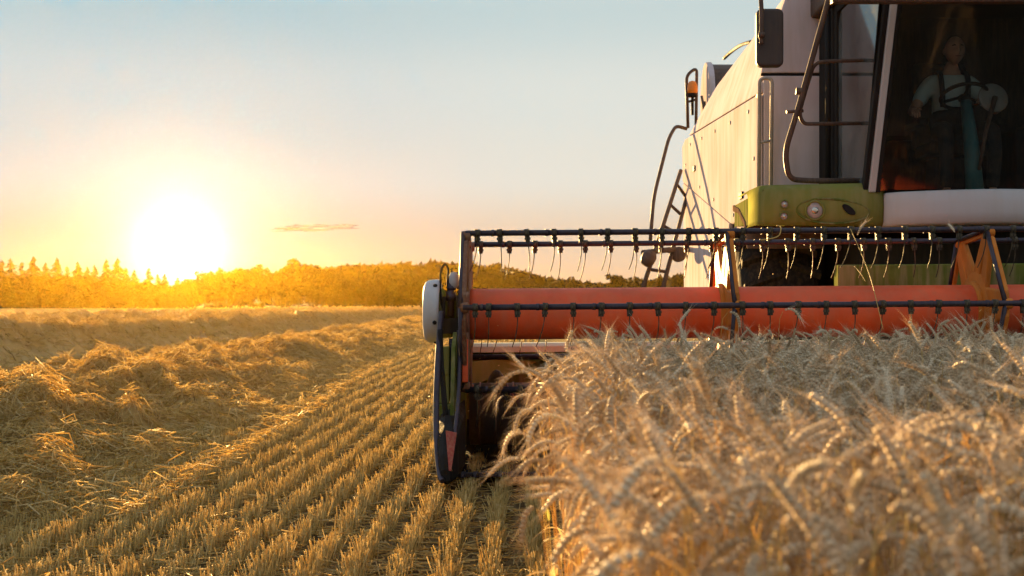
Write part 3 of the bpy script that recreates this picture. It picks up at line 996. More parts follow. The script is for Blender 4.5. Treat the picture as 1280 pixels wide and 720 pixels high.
# main side sheet above the diagonal seam
b.prism([P(11.84, 3.07), P(17.30, 3.36), P(17.62, 3.30), P(17.55, 2.80), P(13.52, 2.00), P(13.3, 1.97), P(11.84, 1.98)], 'x', SX, SX + .05)
sp = b.build('side_panel', 'white', combine, bevel=.022, seg=3)
b = MB()
b.prism([P(17.545, 2.794), P(17.45, 1.32), P(14.9, 1.22), P(13.95, 1.26), P(13.52, 1.994)], 'x', SX + .006, SX + .05)
b.build('side_panel', 'white', combine, bevel=.012)
# sloping tank sides
def slope(y0, y1, z0a, z0b, z1, xin, name='tank_panel'):
    b = MB()
    b.hexa([(SX + .012, y0, z0a), (SX + .05, y0, z0a), (SX + .05, y1, z0b), (SX + .012, y1, z0b), (xin, y0 + .10, z1), (xin + .04, y0 + .10, z1), (xin + .04, y1 - .18, z1 - .12), (xin, y1 - .18, z1 - .12)])
    return b.build(name, 'white', combine, bevel=.01)
slope(11.84, 16.95, 3.085, 3.36, 4.06, 2.42)
b = MB()                                       # front wall below and above the dark seam
b.box((SX + .052, 11.80, 1.92), (MX - .05, 11.84, 3.235))
b.box((SX - .0, 11.805, 1.95), (SX + .045, 11.835, 3.06))
b.build('front_wall', 'white', combine, bevel=.010)
b = MB()
b.prism([(SX + .03, 3.262), (SX + .06, 3.40), (2.38, 4.02), (2.55, 4.08), (MX - .3, 4.08), (MX - .03, 3.262)], 'y', 11.80, 11.84)
b.build('tank_front', 'white', combine, bevel=.010)
b = MB()
b.box((SX + .03, 11.815, 3.237), (MX - .03, 11.838, 3.26))
b.build('seam_strip', 'black', combine)
b = MB()
b.box((MX - .05, 11.84, 1.95), (MX, 17.55, 3.2))
b.box((SX + .05, 17.50, 1.3), (MX - .05, 17.55, 3.35))
b.hexa([(SX + .052, 11.9, 3.05), (MX - .052, 11.9, 3.05), (MX - .052, 16.9, 3.3), (SX + .052, 16.9, 3.3), (2.48, 11.95, 4.0), (MX - .35, 11.95, 4.0), (MX - .35, 16.7, 3.9), (2.48, 16.7, 3.9)])
b.box((SX + .06, 11.86, 1.85), (MX - .06, 17.48, 3.04))
b.build('inner_body', 'white', combine)
b = MB()
b.box((2.62, 12.0, 1.0), (MX - .5, 16.8, 1.84))
b.box((2.75, 10.75, 1.18), (4.55, 12.0, 1.70))
b.box((2.3, 11.75, .78), (5.0, 12.15, 1.15))
b.build('chassis', 'under', combine, bevel=.02)
for y_, z_ in ((12.3, 2.98), (13.4, 3.03), (14.5, 3.09), (15.6, 3.15), (16.7, 3.21), (12.0, 2.06), (13.2, 2.06), (14.6, 2.33), (15.8, 2.58), (17.0, 2.83), (12.0, 2.5), (17.2, 3.0)):
    b = MB()
    b.lathe((SX, y_, z_), (-1, 0, 0), [(-.005, .022), (.004, .022), (.010, .014), (.011, 0)], 10)
    b.build('panel_bolt', 'galv', sp)
for y_, z_ in ((12.6, 2.18), (16.2, 2.82)):
    b = MB()
    b.box((SX - .018, y_, z_), (SX + .005, y_ + .16, z_ + .07))
    b.build('panel_latch', 'black', sp, bevel=.006)
# air intake dome at the rear
b = MB()
n = 14
poly = [(16.95 + .45 - .45 * math.cos(PI * i / n), 3.95 + .45 * math.sin(PI * i / n)) for i in range(n + 1)] + [(17.85, 3.2), (16.95, 3.2)]
b.prism([(2.38 + (2.74 - 2.38) * 0, 3.3)] and [(q[0], q[1]) for q in poly], 'x', 2.38, 2.46)
b.build('air_intake', 'white', combine, bevel=.015)
b = MB()
b.prism([(16.98 + .42 - .42 * math.cos(PI * i / n), 3.93 + .44 * math.sin(PI * i / n)) for i in range(n + 1)] + [(17.82, 3.2), (16.98, 3.2)], 'x', 2.462, 3.1)
b.build('air_intake_body', 'rail', combine)
b = MB()
b.tube(smooth_path([at(905, 73, 16.6), at(915, 64, 16.2), at(927, 56, 15.5), at(940, 52, 15.0)], 5), .022, 8)
b.build('tank_pipe', 'black', combine)
# two small dark stays on the shoulder
for dx in (0, 7):
    b = MB()
    b.tube([at(877 + dx * .5, 120 + dx, 16.95), at(881 + dx * .5, 145 + dx, 16.9)], .018, 8)
    b.build('cover_stay', 'rail', combine)
# rear platform rail with beacon
b = MB()
p = round_corners([at(870, 158, 17.5), at(871, 84, 17.5), at(858, 94, 17.5), at(860, 160, 17.5)], .1)
b.tube(p, .022, 10)
b.tube([at(858, 128, 17.5), at(871, 124, 17.5)], .016, 8)
b.build('platform_rail', 'rail', combine)
b = MB()
c = at(865.5, 116, 17.45)
b.lathe(c, (0, 0, 1), [(-.06, 0), (-.06, .05), (-.01, .05), (0, .065), (.02, .072), (.10, .068), (.15, .045), (.165, 0)], 20)
bc = b.build('beacon', 'amber', combine)
b = MB()
b.lathe(c, (0, 0, 1), [(-.30, .02), (-.06, .02), (-.06, .055), (-.005, .055), (-.005, .0)], 12)
b.build('beacon_base', 'black', bc)
# rear ladder
L0, L1 = [at(851, 213, 17.4), at(803, 362, 16.2)], [at(862, 232, 17.4), at(828, 362, 16.2)]
b = MB()
for a, e in (L0, L1):
    d = (e - a)
    b.tube([a, e], .028, 8)
lad = b.build('rear_ladder', 'rail', combine)
for t in (.12, .30, .48, .66, .84):
    b = MB()
    b.tube([L0[0].lerp(L0[1], t), L1[0].lerp(L1[1], t)], .022, 8)
    b.build('rung', 'rail', lad)
b = MB()
b.tube(round_corners([at(858, 161, 17.5), at(845, 157, 17.4), at(836, 172, 17.2), at(817, 246, 16.8), at(813, 300, 16.4)], .22), .024, 10)
b.build('ladder_handrail', 'rail', combine)
b = MB()
b.tube([at(803, 316, 16.3), at(838, 312, 16.5), at(866, 312, 17.0)], .035, 8)
b.build('lamp_arm', 'rail', combine)
b = MB()
b.lathe(at(812, 320, 16.2), (-.5, -.3, -1), [(-.06, 0), (-.055, .07), (.0, .095), (.08, .09), (.13, .06), (.14, 0)], 16)
b.build('rear_lamp', 'rail', combine)
b = MB()
b.lathe(at(848, 318, 16.6), (0, -1, 0), [(-.05, 0), (-.05, .10), (.03, .10), (.05, .06), (.05, 0)], 16)
b.build('valve_block', 'rail', combine, bevel=.004)
# ladder arch on the front wall
b = MB()
y = 11.55
A0, A1 = at(948.5, 252, y), at(963.5, 252, y)
T0, T1 = at(949.5, 102, y), at(965, 102, y)
b.tube(round_corners([A0, T0 + Vector((0, 0, .03)), T1 + Vector((0, 0, .03)), A1], .07, 6), .0165, 10)
arch = b.build('handrail_arch', 'galv', combine)
for py in (177, 245):
    b = MB()
    b.tube([at(949, py + 1, y), at(964, py - 1, y)], .013, 8)
    b.build('arch_rung', 'galv', arch)
for py in (115, 240):
    b = MB()
    q = at(949, py, y)
    b.tube([q, q + Vector((.03, .27, 0))], .012, 6)
    b.build('arch_stay', 'galv', arch)

# ---- wheels
def wheel(x, y, r, w, lugs):
    b = MB()
    rr = r * .55
    b.lathe((x - w / 2, y, r), (1, 0, 0), [(0.02, rr), (0, r * .72), (.03, r * .9), (.09, r * .965), (w - .09, r * .965), (w - .03, r * .9), (w, r * .72), (w - .02, rr)], 48)
    t = b.build('tyre', 'rubber', combine)
    g = MB()
    g.hexa([(-w * .48, -.035, -.02), (0, -.035 + .12, -.02), (0, .035 + .12, -.02), (-w * .48, .035, -.02), (-w * .48, -.02, .045), (0, -.02 + .12, .045), (0, .02 + .12, .045), (-w * .48, .02, .045)])
    g2 = MB()
    g2.add([(-v[0], v[1] , v[2]) for v in g.v], [f[::-1] for f in g.f])
    ms = [g.mesh('tread_lug', 'rubber'), g2.mesh('tread_lug', 'rubber')]
    for i in range(lugs):
        a = 2 * PI * i / lugs
        o = link('tread_lug', ms[i % 2], t, (x, y + r * .965 * math.sin(a), r + r * .965 * math.cos(a)))
        o.rotation_euler.x = -a
    b = MB()
    b.lathe((x - w / 2 + .03, y, r), (1, 0, 0), [(.10, 0), (.10, rr * .5), (.14, rr * .55), (.14, rr * .9), (.0, rr * .96), (.0, rr + .01), (.05, rr + .01)], 32)
    b.build('rim', 'galv', t)
wheel(2.20, 11.95, .92, .70, 44)
wheel(2 * CX - 2.20, 11.95, .92, .70, 44)
wheel(2.55, 16.4, .62, .45, 30)
wheel(2 * CX - 2.55, 16.4, .62, .45, 30)
b = MB()
pth = [(y_, z_) for y_, z_ in ((10.95, 1.62), (11.10, 1.86), (11.45, 2.0), (11.75, 2.05))]
b.prism(pth + [(11.75, 1.99), (11.45, 1.95), (11.14, 1.82), (11.0, 1.62)], 'x', 1.86, 2.5)
b.build('mudguard', 'mudguard', combine, bevel=.01)

# ---- lamp panel, bumper
yF = 10.27
b = MB()
rows = []
prof = [(0.10, -.150, 0), (0.012, -.152, 0), (-0.02, -.12, 0), (-.035, 0.0, 0), (-.02, .10, 0), (.03, .152, 0), (.12, .165, 0), (.5, .170, 0)]
for x, back, k in ((1.845, .55, .0), (1.848, .20, .4), (1.862, .07, .8), (1.895, .02, 1), (2.0, .004, 1), (2.2, 0, 1), (2.45, 0, 1.02), (2.68, .0, 1.05), (2.80, .0, 1.08), (2.83, .03, 1.08), (2.84, .3, 1.08)):
    rows.append([(x, yF + back + dy, 1.935 + dz * (.9 + .1 * k) + (.02 * (x - 1.9) if dz > 0 else -.012 * (x - 1.9))) for dy, dz, _ in prof])
b.grid(rows, True)
lp = b.build('lamp_panel', 'green', combine, solid=.012)
def lamp(px, py, r):
    c = at(px, py, yF - .035)
    b = MB()
    b.lathe(c, (0, -1, 0), [(-.04, r * 1.25), (.004, r * 1.22), (.016, r * 1.1), (.014, r), (0, r * .96)], 28)
    b.build('lamp_rim', 'green', lp)
    b = MB()
    b.lathe(c, (0, -1, 0), [(-.012, r * .98), (.004, r * .9), (.012, r * .5), (.014, 0)], 28)
    o = b.build('headlamp', 'lens', lp)
    b = MB()
    b.lathe(c + Vector((0, -.0145, 0)), (0, -1, 0), [(-.004, r * .42), (.002, r * .40), (.004, r * .2), (.004, 0)], 20)
    b.build('bulb', 'chrome', o)
b = MB()
cx_ = at(1034, 264, yF - .034)
b.tube([(cx_.x + .335 * math.cos(q) * (1 if math.cos(q) > 0 else .72), yF - .031 - .004 * abs(math.sin(q)), cx_.z + .098 * math.sin(q) + .03 * math.cos(q) * -.4) for q in [2 * PI * i / 40 for i in range(40)]], .009, 8, closed=True)
b.build('lamp_surround', 'green_dark', lp)  # recess groove drawn as a darker tube, its shade put into the colour
lamp(1018.5, 263, .068)
lamp(980.5, 255.5, .030)
lamp(980, 270.5, .030)
b = MB()
c = at(1061, 262, yF - .045)
ca, sa_ = math.cos(R(-38)), math.sin(R(-38))
el_ = [(.062 * math.cos(2 * PI * i / 20), .026 * math.sin(2 * PI * i / 20)) for i in range(20)]
b.prism([(c.x + u * ca - v * sa_, c.z + u * sa_ + v * ca) for u, v in el_], 'y', yF - .052, yF + .02)
b.build('lamp_recess', 'black', lp)
b = MB()
b.prism([(yF + .03, 1.79), (yF + .03, 2.06), (11.7, 2.04), (11.7, 1.85)], 'x', 1.87, 2.8)
b.build('step_box', 'green_dark', combine)

def front_y(x, z):
    """Bulged front of the cab: further forward in the middle and at the top."""
    u = (x - CX) / .9
    return 9.95 + .30 * u * u - .42 * (z - 2.03) / 1.45
b = MB()
xs = [CX - .81 + 1.62 * i / 20 for i in range(21)]
rows = []
for dy, z in ((.30, 1.775), (.03, 1.774), (.006, 1.79), (-.008, 1.86), (-.006, 1.94), (.004, 2.012), (.018, 2.03), (.20, 2.036)):
    rows.append([(xs[0] - .005, front_y(xs[0], 2.03) + .45, z)] + [(x, front_y(x, 2.03) - .04 + dy + (.03 if i_ == 0 else 0), z - .01 * abs(x - CX)) for i_, x in enumerate(xs)])
b.grid(rows, True)
b.build('front_bumper', 'bumper', combine, solid=.012)

# ---- cab
ZB, ZT = 2.045, 3.72
def gx(z, s):
    """Half width of the windscreen: a little wider at the top."""
    return CX + s * (.80 + .065 * (ZT - z) / (ZT - ZB))
b = MB()
rows = []
for i in range(13):
    z = ZB + (ZT - ZB) * i / 12
    rows.append([(gx(z, -1) + (gx(z, 1) - gx(z, -1)) * j / 20, front_y(gx(z, -1) + (gx(z, 1) - gx(z, -1)) * j / 20, z), z) for j in range(21)])
b.grid(rows, True)
b.build('windscreen', 'glass', combine)
for s in (-1, 1):
    nm = 'a_pillar'
    b = MB()
    p0, p1 = Vector((gx(ZB, s), front_y(gx(ZB, s), ZB), ZB - .01)), Vector((gx(ZT, s), front_y(gx(ZT, s), ZT), ZT + .03))
    def strip(b, o0, o1, d0, d1):
        a0, a1 = p0 + Vector((s * o0, d0, 0)), p1 + Vector((s * o0, d0, 0))
        c0, c1 = p0 + Vector((s * o1, d0, 0)), p1 + Vector((s * o1, d0, 0))
        e = Vector((0, d1 - d0, 0))
        if s < 0:
            b.hexa([c0, a0, a0 + e, c0 + e, c1, a1, a1 + e, c1 + e])
        else:
            b.hexa([a0, c0, c0 + e, a0 + e, a1, c1, c1 + e, a1 + e])
    strip(b, .078, .115, .03, .12)
    pil = b.build(nm, 'black', combine, bevel=.006)
    b = MB(); strip(b, .022, .077, .0, .09); b.build('pillar_trim', 'bumper', pil, bevel=.008)
    b = MB(); strip(b, -.012, .021, -.004, .05); b.build('screen_seal', 'black', pil, bevel=.004)
# left door: frame, pane, handles
DX0, DX1 = CX - .955, CX - .955
yA = front_y(gx(2.6, -1), 2.6) + .12
def door_side(s):
    x = CX + s * .955
    ya0, ya1 = p_front(s, ZB) + .13, p_front(s, ZT) + .13
    b = MB()
    b.box((x - .02, 11.16, ZB - .02), (x + .02, 11.24, ZT + .02))
    b.box((x - .018, ya0, ZB - .03), (x + .018, 11.16, ZB + .035))
    b.box((x - .018, ya1, ZT - .05), (x + .018, 11.16, ZT + .02))
    d = b.build('door', 'black', combine, bevel=.005)
    b = MB()
    pane = [(ya0 - .02, ZB + .04), (11.15, ZB + .04), (11.15, ZT - .14), (11.05, ZT - .055), (ya1 - .02, ZT - .055)]
    b.prism(pane, 'x', x - .004, x + .004)
    b.build('door_pane', 'side_glass', d)
    return d
def p_front(s, z):
    return front_y(gx(z, s), z)
for s in (-1, 1):
    door_side(s)
# dark rear corner post between door and tank
for s in (-1, 1):
    x = CX + s * .93
    b = MB()
    b.prism([(x - .06, 11.26), (x + .07, 11.26), (x + .07, 11.78), (x - .06, 11.78)], 'z', ZB - .05, ZT + .03)
    post = b.build('corner_post', 'black', combine, bevel=.02)
    b = MB()
    b.tube([(x - s * .0 + s * .075, 11.34, ZB), (x + s * .075, 11.34, ZT)], .028, 10)
    b.build('rain_pipe', 'black', post)
b = MB()
b.box((CX - .95, 10.75, ZB - .12), (CX + .95, 11.76, ZB - .06))
b.build('cab_floor', 'under', combine)
b = MB()
b.box((CX - .85, 11.70, ZB - .05), (CX + .85, 11.76, ZT + .05))
b.build('cab_back_wall', 'seat', combine)
b = MB()
b.box((CX - .84, 11.60, 2.62), (CX + .84, 11.69, 2.66))
b.build('rear_shelf', 'black', combine)
b = MB()
b.prism([(9.26, 3.752), (9.22, 3.80), (9.30, 3.98), (9.9, 4.10), (11.5, 4.14), (11.95, 4.06), (11.95, 3.76), (9.9, 3.755)], 'x', CX - 1.06, CX + 1.06)
roof = b.build('cab_roof', 'rail', combine, bevel=.03, seg=3)
b = MB()
b.box((CX - .79, 9.9, 3.728), (CX + .79, 11.66, 3.748))
b.build('headliner', 'seat', roof)
b = MB()
b.prism([(9.26, 3.315), (9.25, 3.335), (9.30, 3.39), (9.37, 3.39), (9.37, 3.322)], 'x', 2.19, 2 * CX - 2.19)
vis = b.build('lamp_bar', 'rail', combine, bevel=.006)
for s in (-1, 1):
    for dx in (.62, 1.25):
        b = MB()
        b.box((CX + s * dx - .02, 9.31, 3.391), (CX + s * dx + .02, 9.35, 3.84))
        b.build('bar_bracket', 'rail', vis)
# seat, column, wheel, console
b = MB()
b.box((CX - .23, 10.95, 2.42), (CX + .29, 11.42, 2.54))
b.box((CX - .16, 11.05, 2.0), (CX + .2, 11.35, 2.42))
seat = b.build('driver_seat', 'seat', combine, bevel=.04, seg=3)
b = MB()
b.hexa([(CX - .25, 11.36, 2.5), (CX + .31, 11.36, 2.5), (CX + .31, 11.48, 2.5), (CX - .25, 11.48, 2.5), (CX - .21, 11.5, 3.30), (CX + .27, 11.5, 3.30), (CX + .27, 11.6, 3.30), (CX - .21, 11.6, 3.30)])
b.build('seat_backrest', 'seat', seat, bevel=.05, seg=3)
for s in (-1, 1):
    b = MB()
    b.box((CX + .03 + s * .33 - .04, 10.9, 2.66), (CX + .03 + s * .33 + .04, 11.35, 2.72))
    b.build('armrest', 'black', seat, bevel=.02)
b = MB()
b.tube([(CX - .02, 10.45, ZB - .05), (CX - .02, 10.55, 2.45), (CX - .02, 10.68, 2.82)], [.075, .06, .045], 12)
colm = b.build('steering_column', 'teal', combine)
b = MB()
wc, wa = Vector((CX - .03, 10.70, 2.87)), Vector((0, .42, .9)).normalized()
wu = Vector((1, 0, 0))
wv = wa.cross(wu)
ringp = [wc + (wu * math.cos(a) + wv * math.sin(a)) * .185 for a in [2 * PI * i / 32 for i in range(32)]]
b.tube(ringp, .016, 8, closed=True)
for a in (-90, 30, 150):
    b.tube([wc, wc + (wu * math.cos(R(a)) + wv * math.sin(R(a))) * .185], .013, 6)
b.lathe(wc - wa * .03, wa, [(0, 0), (0, .05), (.03, .045), (.035, 0)], 14)
b.build('steering_wheel', 'black', colm)
b = MB()
disc = at(1242, 122, 10.60)
b.lathe(disc, (.1, -1, .25), [(-.02, 0), (-.02, .118), (-.008, .128), (.004, .118), (.008, .03), (.008, 0)], 32)
dsc = b.build('round_disc', 'disc', combine)  # pale disc of unidentified use behind the windscreen
b = MB()
b.tube([disc + Vector((0, -.04, 0)), at(1232, 165, 10.5), at(1224, 212, 10.42)], [.022, .016, .013], 8)
b.build('disc_arm', 'rail', dsc)
b = MB()
b.box((CX + .40, 10.7, ZB - .05), (CX + .62, 11.5, 2.62))
b.build('side_console', 'black', combine, bevel=.03)

# ---- mirror and the tubular guards beside the door
b = MB()
ym = 10.0
c0 = at(946, 83, ym); c1 = at(980, 10, ym)
poly = rounded_rect(c0.x, c0.z, c1.x, c1.z, .045, 5)
b.prism(poly, 'y', ym, ym + .09)
mir = b.build('mirror', 'mirror_back', combine, bevel=.022, seg=3)
b = MB()
b.tube(smooth_path([at(952, 55, ym - .035), at(952, 20, ym - .04), at(953, -20, ym - .02), at(975, -45, ym + .05), at(1035, -30, 10.2)], 6), .018, 10)
b.lathe(at(952, 44, ym - .05), (0, 0, 1), [(-.02, .0), (-.02, .026), (.02, .026), (.02, 0)], 12)
b.build('mirror_arm', 'rail', mir)
b = MB()
b.tube(round_corners([at(1038, -12, 10.25), at(1035, 2, 10.25), at(998, 135, 10.3), at(981, 190, 10.35), at(986, 224, 10.4), at(1010, 226, 10.45), at(1082, 226, 10.5)], .13, 6), .0225, 12)
gr = b.build('door_guard', 'rail', combine)
b = MB()
b.tube(round_corners([at(1094, 75, 10.35), at(1040, 76.5, 10.32), at(1018, 78, 10.3), at(1008, 110, 10.32), at(999, 142, 10.33), at(1004, 155, 10.36), at(1085, 154, 10.42)], .07, 6), .0155, 10)
b.build('grab_bar', 'rail', gr)
b = MB()
b.tube([at(983, 140, 10.32), at(1004, 138.5, 10.33)], .014, 8)
b.lathe(at(1003, 114.5, 10.3), (1, 0, -.1), [(-.05, .0), (-.05, .03), (.03, .03), (.03, 0)], 10)
b.build('guard_clamp', 'rail', gr)
# ------------------------------------------------------------------ the driver
def skin_mesh(name, V, E, Rd, mat, root=0, sub=2):
    me = bpy.data.meshes.new(name)
    me.from_pydata([tuple(v) for v in V], E, [])
    o = bpy.data.objects.new(name, me)
    COL.objects.link(o)
    sk = o.modifiers.new('skin', 'SKIN')
    sk.use_smooth_shade = True
    for i, r in enumerate(Rd):
        q = me.skin_vertices[0].data[i]
        q.radius = r if isinstance(r, tuple) else (r, r)
        q.use_root = (i == root)
    ss = o.modifiers.new('sub', 'SUBSURF')
    ss.levels = ss.render_levels = sub
    bpy.context.view_layer.update()
    dg = bpy.context.evaluated_depsgraph_get()
    m2 = bpy.data.meshes.new_from_object(o.evaluated_get(dg))
    m2.name = name
    bpy.data.objects.remove(o)
    m2.materials.clear()
    m2.materials.append(M[mat])
    for p in m2.polygons:
        p.use_smooth = True
    return m2
def build_driver():
    hx, hy, hz = 3.665, 11.10, 3.325
    base = Vector((hx, 11.2, 2.54))
    who = empty('person', base, 'driver with a shaved head, pale shirt and dark straps at the steering wheel', 'person')
    V, E, Rd = [], [], []
    def v(p, r, prev=None):
        V.append(Vector(p)); Rd.append(r)
        if prev is not None:
            E.append((prev, len(V) - 1))
        return len(V) - 1
    pel = v((hx, 11.24, 2.62), (.125, .085))
    wst = v((hx, 11.26, 2.78), (.115, .075), pel)
    chs = v((hx, 11.24, 2.96), (.14, .09), wst)
    upc = v((hx, 11.23, 3.08), (.115, .075), chs)
    nk0 = v((hx, 11.21, 3.16), .058, upc)
    nk1 = v((hx, 11.16, 3.26), .054, nk0)
    arms = {}
    for s, elbow, wrist, palm, fdir, thumb in (
            (-1, (hx - .36, 11.10, 2.80), (hx - .44, 10.86, 2.775), (hx - .445, 10.78, 2.775), Vector((-.05, -1, -.45)), Vector((.8, -.5, .2))),
            (1, (hx + .33, 11.02, 2.80), (hx + .165, 10.80, 2.845), (hx + .13, 10.735, 2.87), Vector((-.55, -.65, -.25)), Vector((-.3, -.3, .8)))):
        sh = v((hx + s * .185, 11.23, 3.06), .068, upc)
        ua = v((hx + s * .26, 11.18, 2.94), .054, sh)
        el = v(elbow, .044, ua)
        fa = v(Vector(elbow).lerp(Vector(wrist), .4), .042, el)
        wr = v(wrist, .028, fa)
        pm = v(palm, (.036, .020), wr)
        fd = fdir.normalized()
        side = fd.cross(Vector((0, 0, 1))).normalized()
        for i, (off, L) in enumerate(((-.030, .068), (-.010, .078), (.010, .074), (.029, .058))):
            k0 = v(Vector(palm) + fd * .042 + side * off, .0095, pm)
            k1 = v(V[k0] + fd * L * .45 + Vector((0, 0, -.006)), .0088, k0)
            k2 = v(V[k1] + (fd + Vector((0, .35, -.9))).normalized() * L * .35, .0082, k1)
            v(V[k2] + (fd + Vector((0, 1.2, -1.6))).normalized() * L * .28, .0072, k2)
        t0 = v(Vector(palm) + thumb.normalized() * .032 + fd * .004, .0105, pm)
        t1 = v(V[t0] + (thumb.normalized() * .5 + fd).normalized() * .034, .0098, t0)
        v(V[t1] + (thumb.normalized() * .1 + fd).normalized() * .028, .008, t1)
        arms[s] = (V[sh].copy(), V[ua].copy(), V[el].copy())
    legs = []
    for s in (-1, 1):
        hp = v((hx + s * .10, 11.16, 2.60), .062, pel)
        th = v((hx + s * .16, 10.95, 2.62), .060, hp)
        kn = v((hx + s * .20, 10.74, 2.60), .046, th)
        ca = v((hx + s * .20, 10.70, 2.38), .042, kn)
        an = v((hx + s * .19, 10.72, 2.10), .03, ca)
        v((hx + s * .20, 10.58, 2.04), .034, an)
        legs.append((V[hp].copy(), V[th].copy(), V[kn].copy(), V[ca].copy(), V[an].copy()))
    body = link('body', skin_mesh('body', V, E, Rd, 'skin', pel), who)
    # shirt with short sleeves
    V2, E2, R2 = [], [], []
    def w(p, r, prev=None):
        V2.append(Vector(p)); R2.append(r)
        if prev is not None:
            E2.append((prev, len(V2) - 1))
        return len(V2) - 1
    a = w((hx, 11.24, 2.64), (.165, .12))
    c = w((hx, 11.26, 2.79), (.157, .112), a)
    d = w((hx, 11.24, 2.96), (.177, .128), c)
    u = w((hx, 11.23, 3.08), (.145, .10), d)
    w((hx, 11.215, 3.135), .082, u)
    for s in (-1, 1):
        q = w(arms[s][0], .082, u)
        r = w(arms[s][1], .070, q)
        w(arms[s][1].lerp(arms[s][2], .55), .062, r)
    link('shirt', skin_mesh('shirt', V2, E2, R2, 'shirt', a), who)
    V3, E3, R3 = [(hx, 11.24, 2.63)], [], [(.172, .128)]
    k = 1
    V3.append((hx, 11.22, 2.86)); R3.append((.170, .122)); E3.append((0, 1)); k = 2
    for L in legs:
        pv = 0
        for p, r in zip(L, (.098, .092, .073, .066, .055)):
            V3.append(p); R3.append(r); E3.append((pv, k)); pv = k; k += 1
    link('trousers', skin_mesh('trousers', V3, E3, R3, 'overall', 0), who)
    for s in (-1, 1):
        b = MB()
        pts = smooth_path([(hx + s * .105, 11.085, 2.84), (hx + s * .11, 11.085, 2.97), (hx + s * .115, 11.10, 3.08), (hx + s * .11, 11.18, 3.165), (hx + s * .10, 11.30, 3.15)], 4)
        rows = [[p + Vector((-.022, 0, 0)), p + Vector((.022, 0, 0))] for p in pts]
        b.grid(rows)
        b.build('strap', 'overall', who, solid=.012)
    # head: a skull with jaw, brow, nose and ears
    b = MB()
    NU, NV = 30, 24
    rows = []
    for i in range(NV + 1):
        ph = PI * i / NV
        row = []
        for j in range(NU + 1):
            q = 2 * PI * j / NU
            x, y, z = math.sin(ph) * math.sin(q), -math.sin(ph) * math.cos(q), math.cos(ph)
            front = max(0, -y)
            sx, sy, sz = .084, .100, .122
            if z < -.1:
                t = (-z - .1) / .9
                sx *= 1 - .34 * t * t - .1 * t
                y = y * (1 - .25 * t) - .16 * t * (1 if y < .2 else .3)
            px, py, pz = x * sx, y * sy, z * sz
            if front > 0:
                g = lambda cx, cz, wx, wz: math.exp(-((px - cx) / wx) ** 2 - ((pz - cz) / wz) ** 2) * front
                py -= .024 * g(0, -.022, .014, .022) + .010 * g(0, .0, .010, .03)          # nose
                py -= .007 * g(0, .030, .05, .012)                                           # brow
                py += .011 * (g(-.031, .010, .016, .011) + g(.031, .010, .016, .011))        # eye hollows
                py -= .006 * g(0, -.062, .022, .010) + .008 * g(0, -.095, .022, .016)        # lips, chin
                py -= .004 * (g(-.042, -.022, .018, .018) + g(.042, -.022, .018, .018))
            row.append((hx + px, hy + py, hz + pz))
        rows.append(row)
    b.grid(rows)
    head = b.build('head', 'skin', who)
    for s in (-1, 1):
        b = MB()
        b.lathe((hx + s * .031, hy - .079, hz + .010), (0, -1, 0), [(-.008, .0), (-.006, .010), (.0, .0125), (.004, .009), (.006, 0)], 12)
        b.build('eye', 'eye', head)
        b = MB()
        b.tube([(hx + s * .016, hy - .096, hz + .029), (hx + s * .032, hy - .095, hz + .034), (hx + s * .048, hy - .083, hz + .028)], [.003, .005, .003], 6)
        b.build('eyebrow', 'eye', head)
        b = MB()
        b.lathe((hx + s * .076, hy + .01, hz - .005), (s, -.25, 0), [(-.008, .018), (.002, .026), (.008, .030), (.010, .022), (.005, .012), (.005, 0)], 14)
        b.build('ear', 'skin', head)
    b = MB()
    b.tube([(hx - .024, hy - .092, hz - .060), (hx, hy - .101, hz - .061), (hx + .024, hy - .092, hz - .060)], [.003, .0055, .003], 8)
    b.build('mouth', 'lip', head)
build_driver()

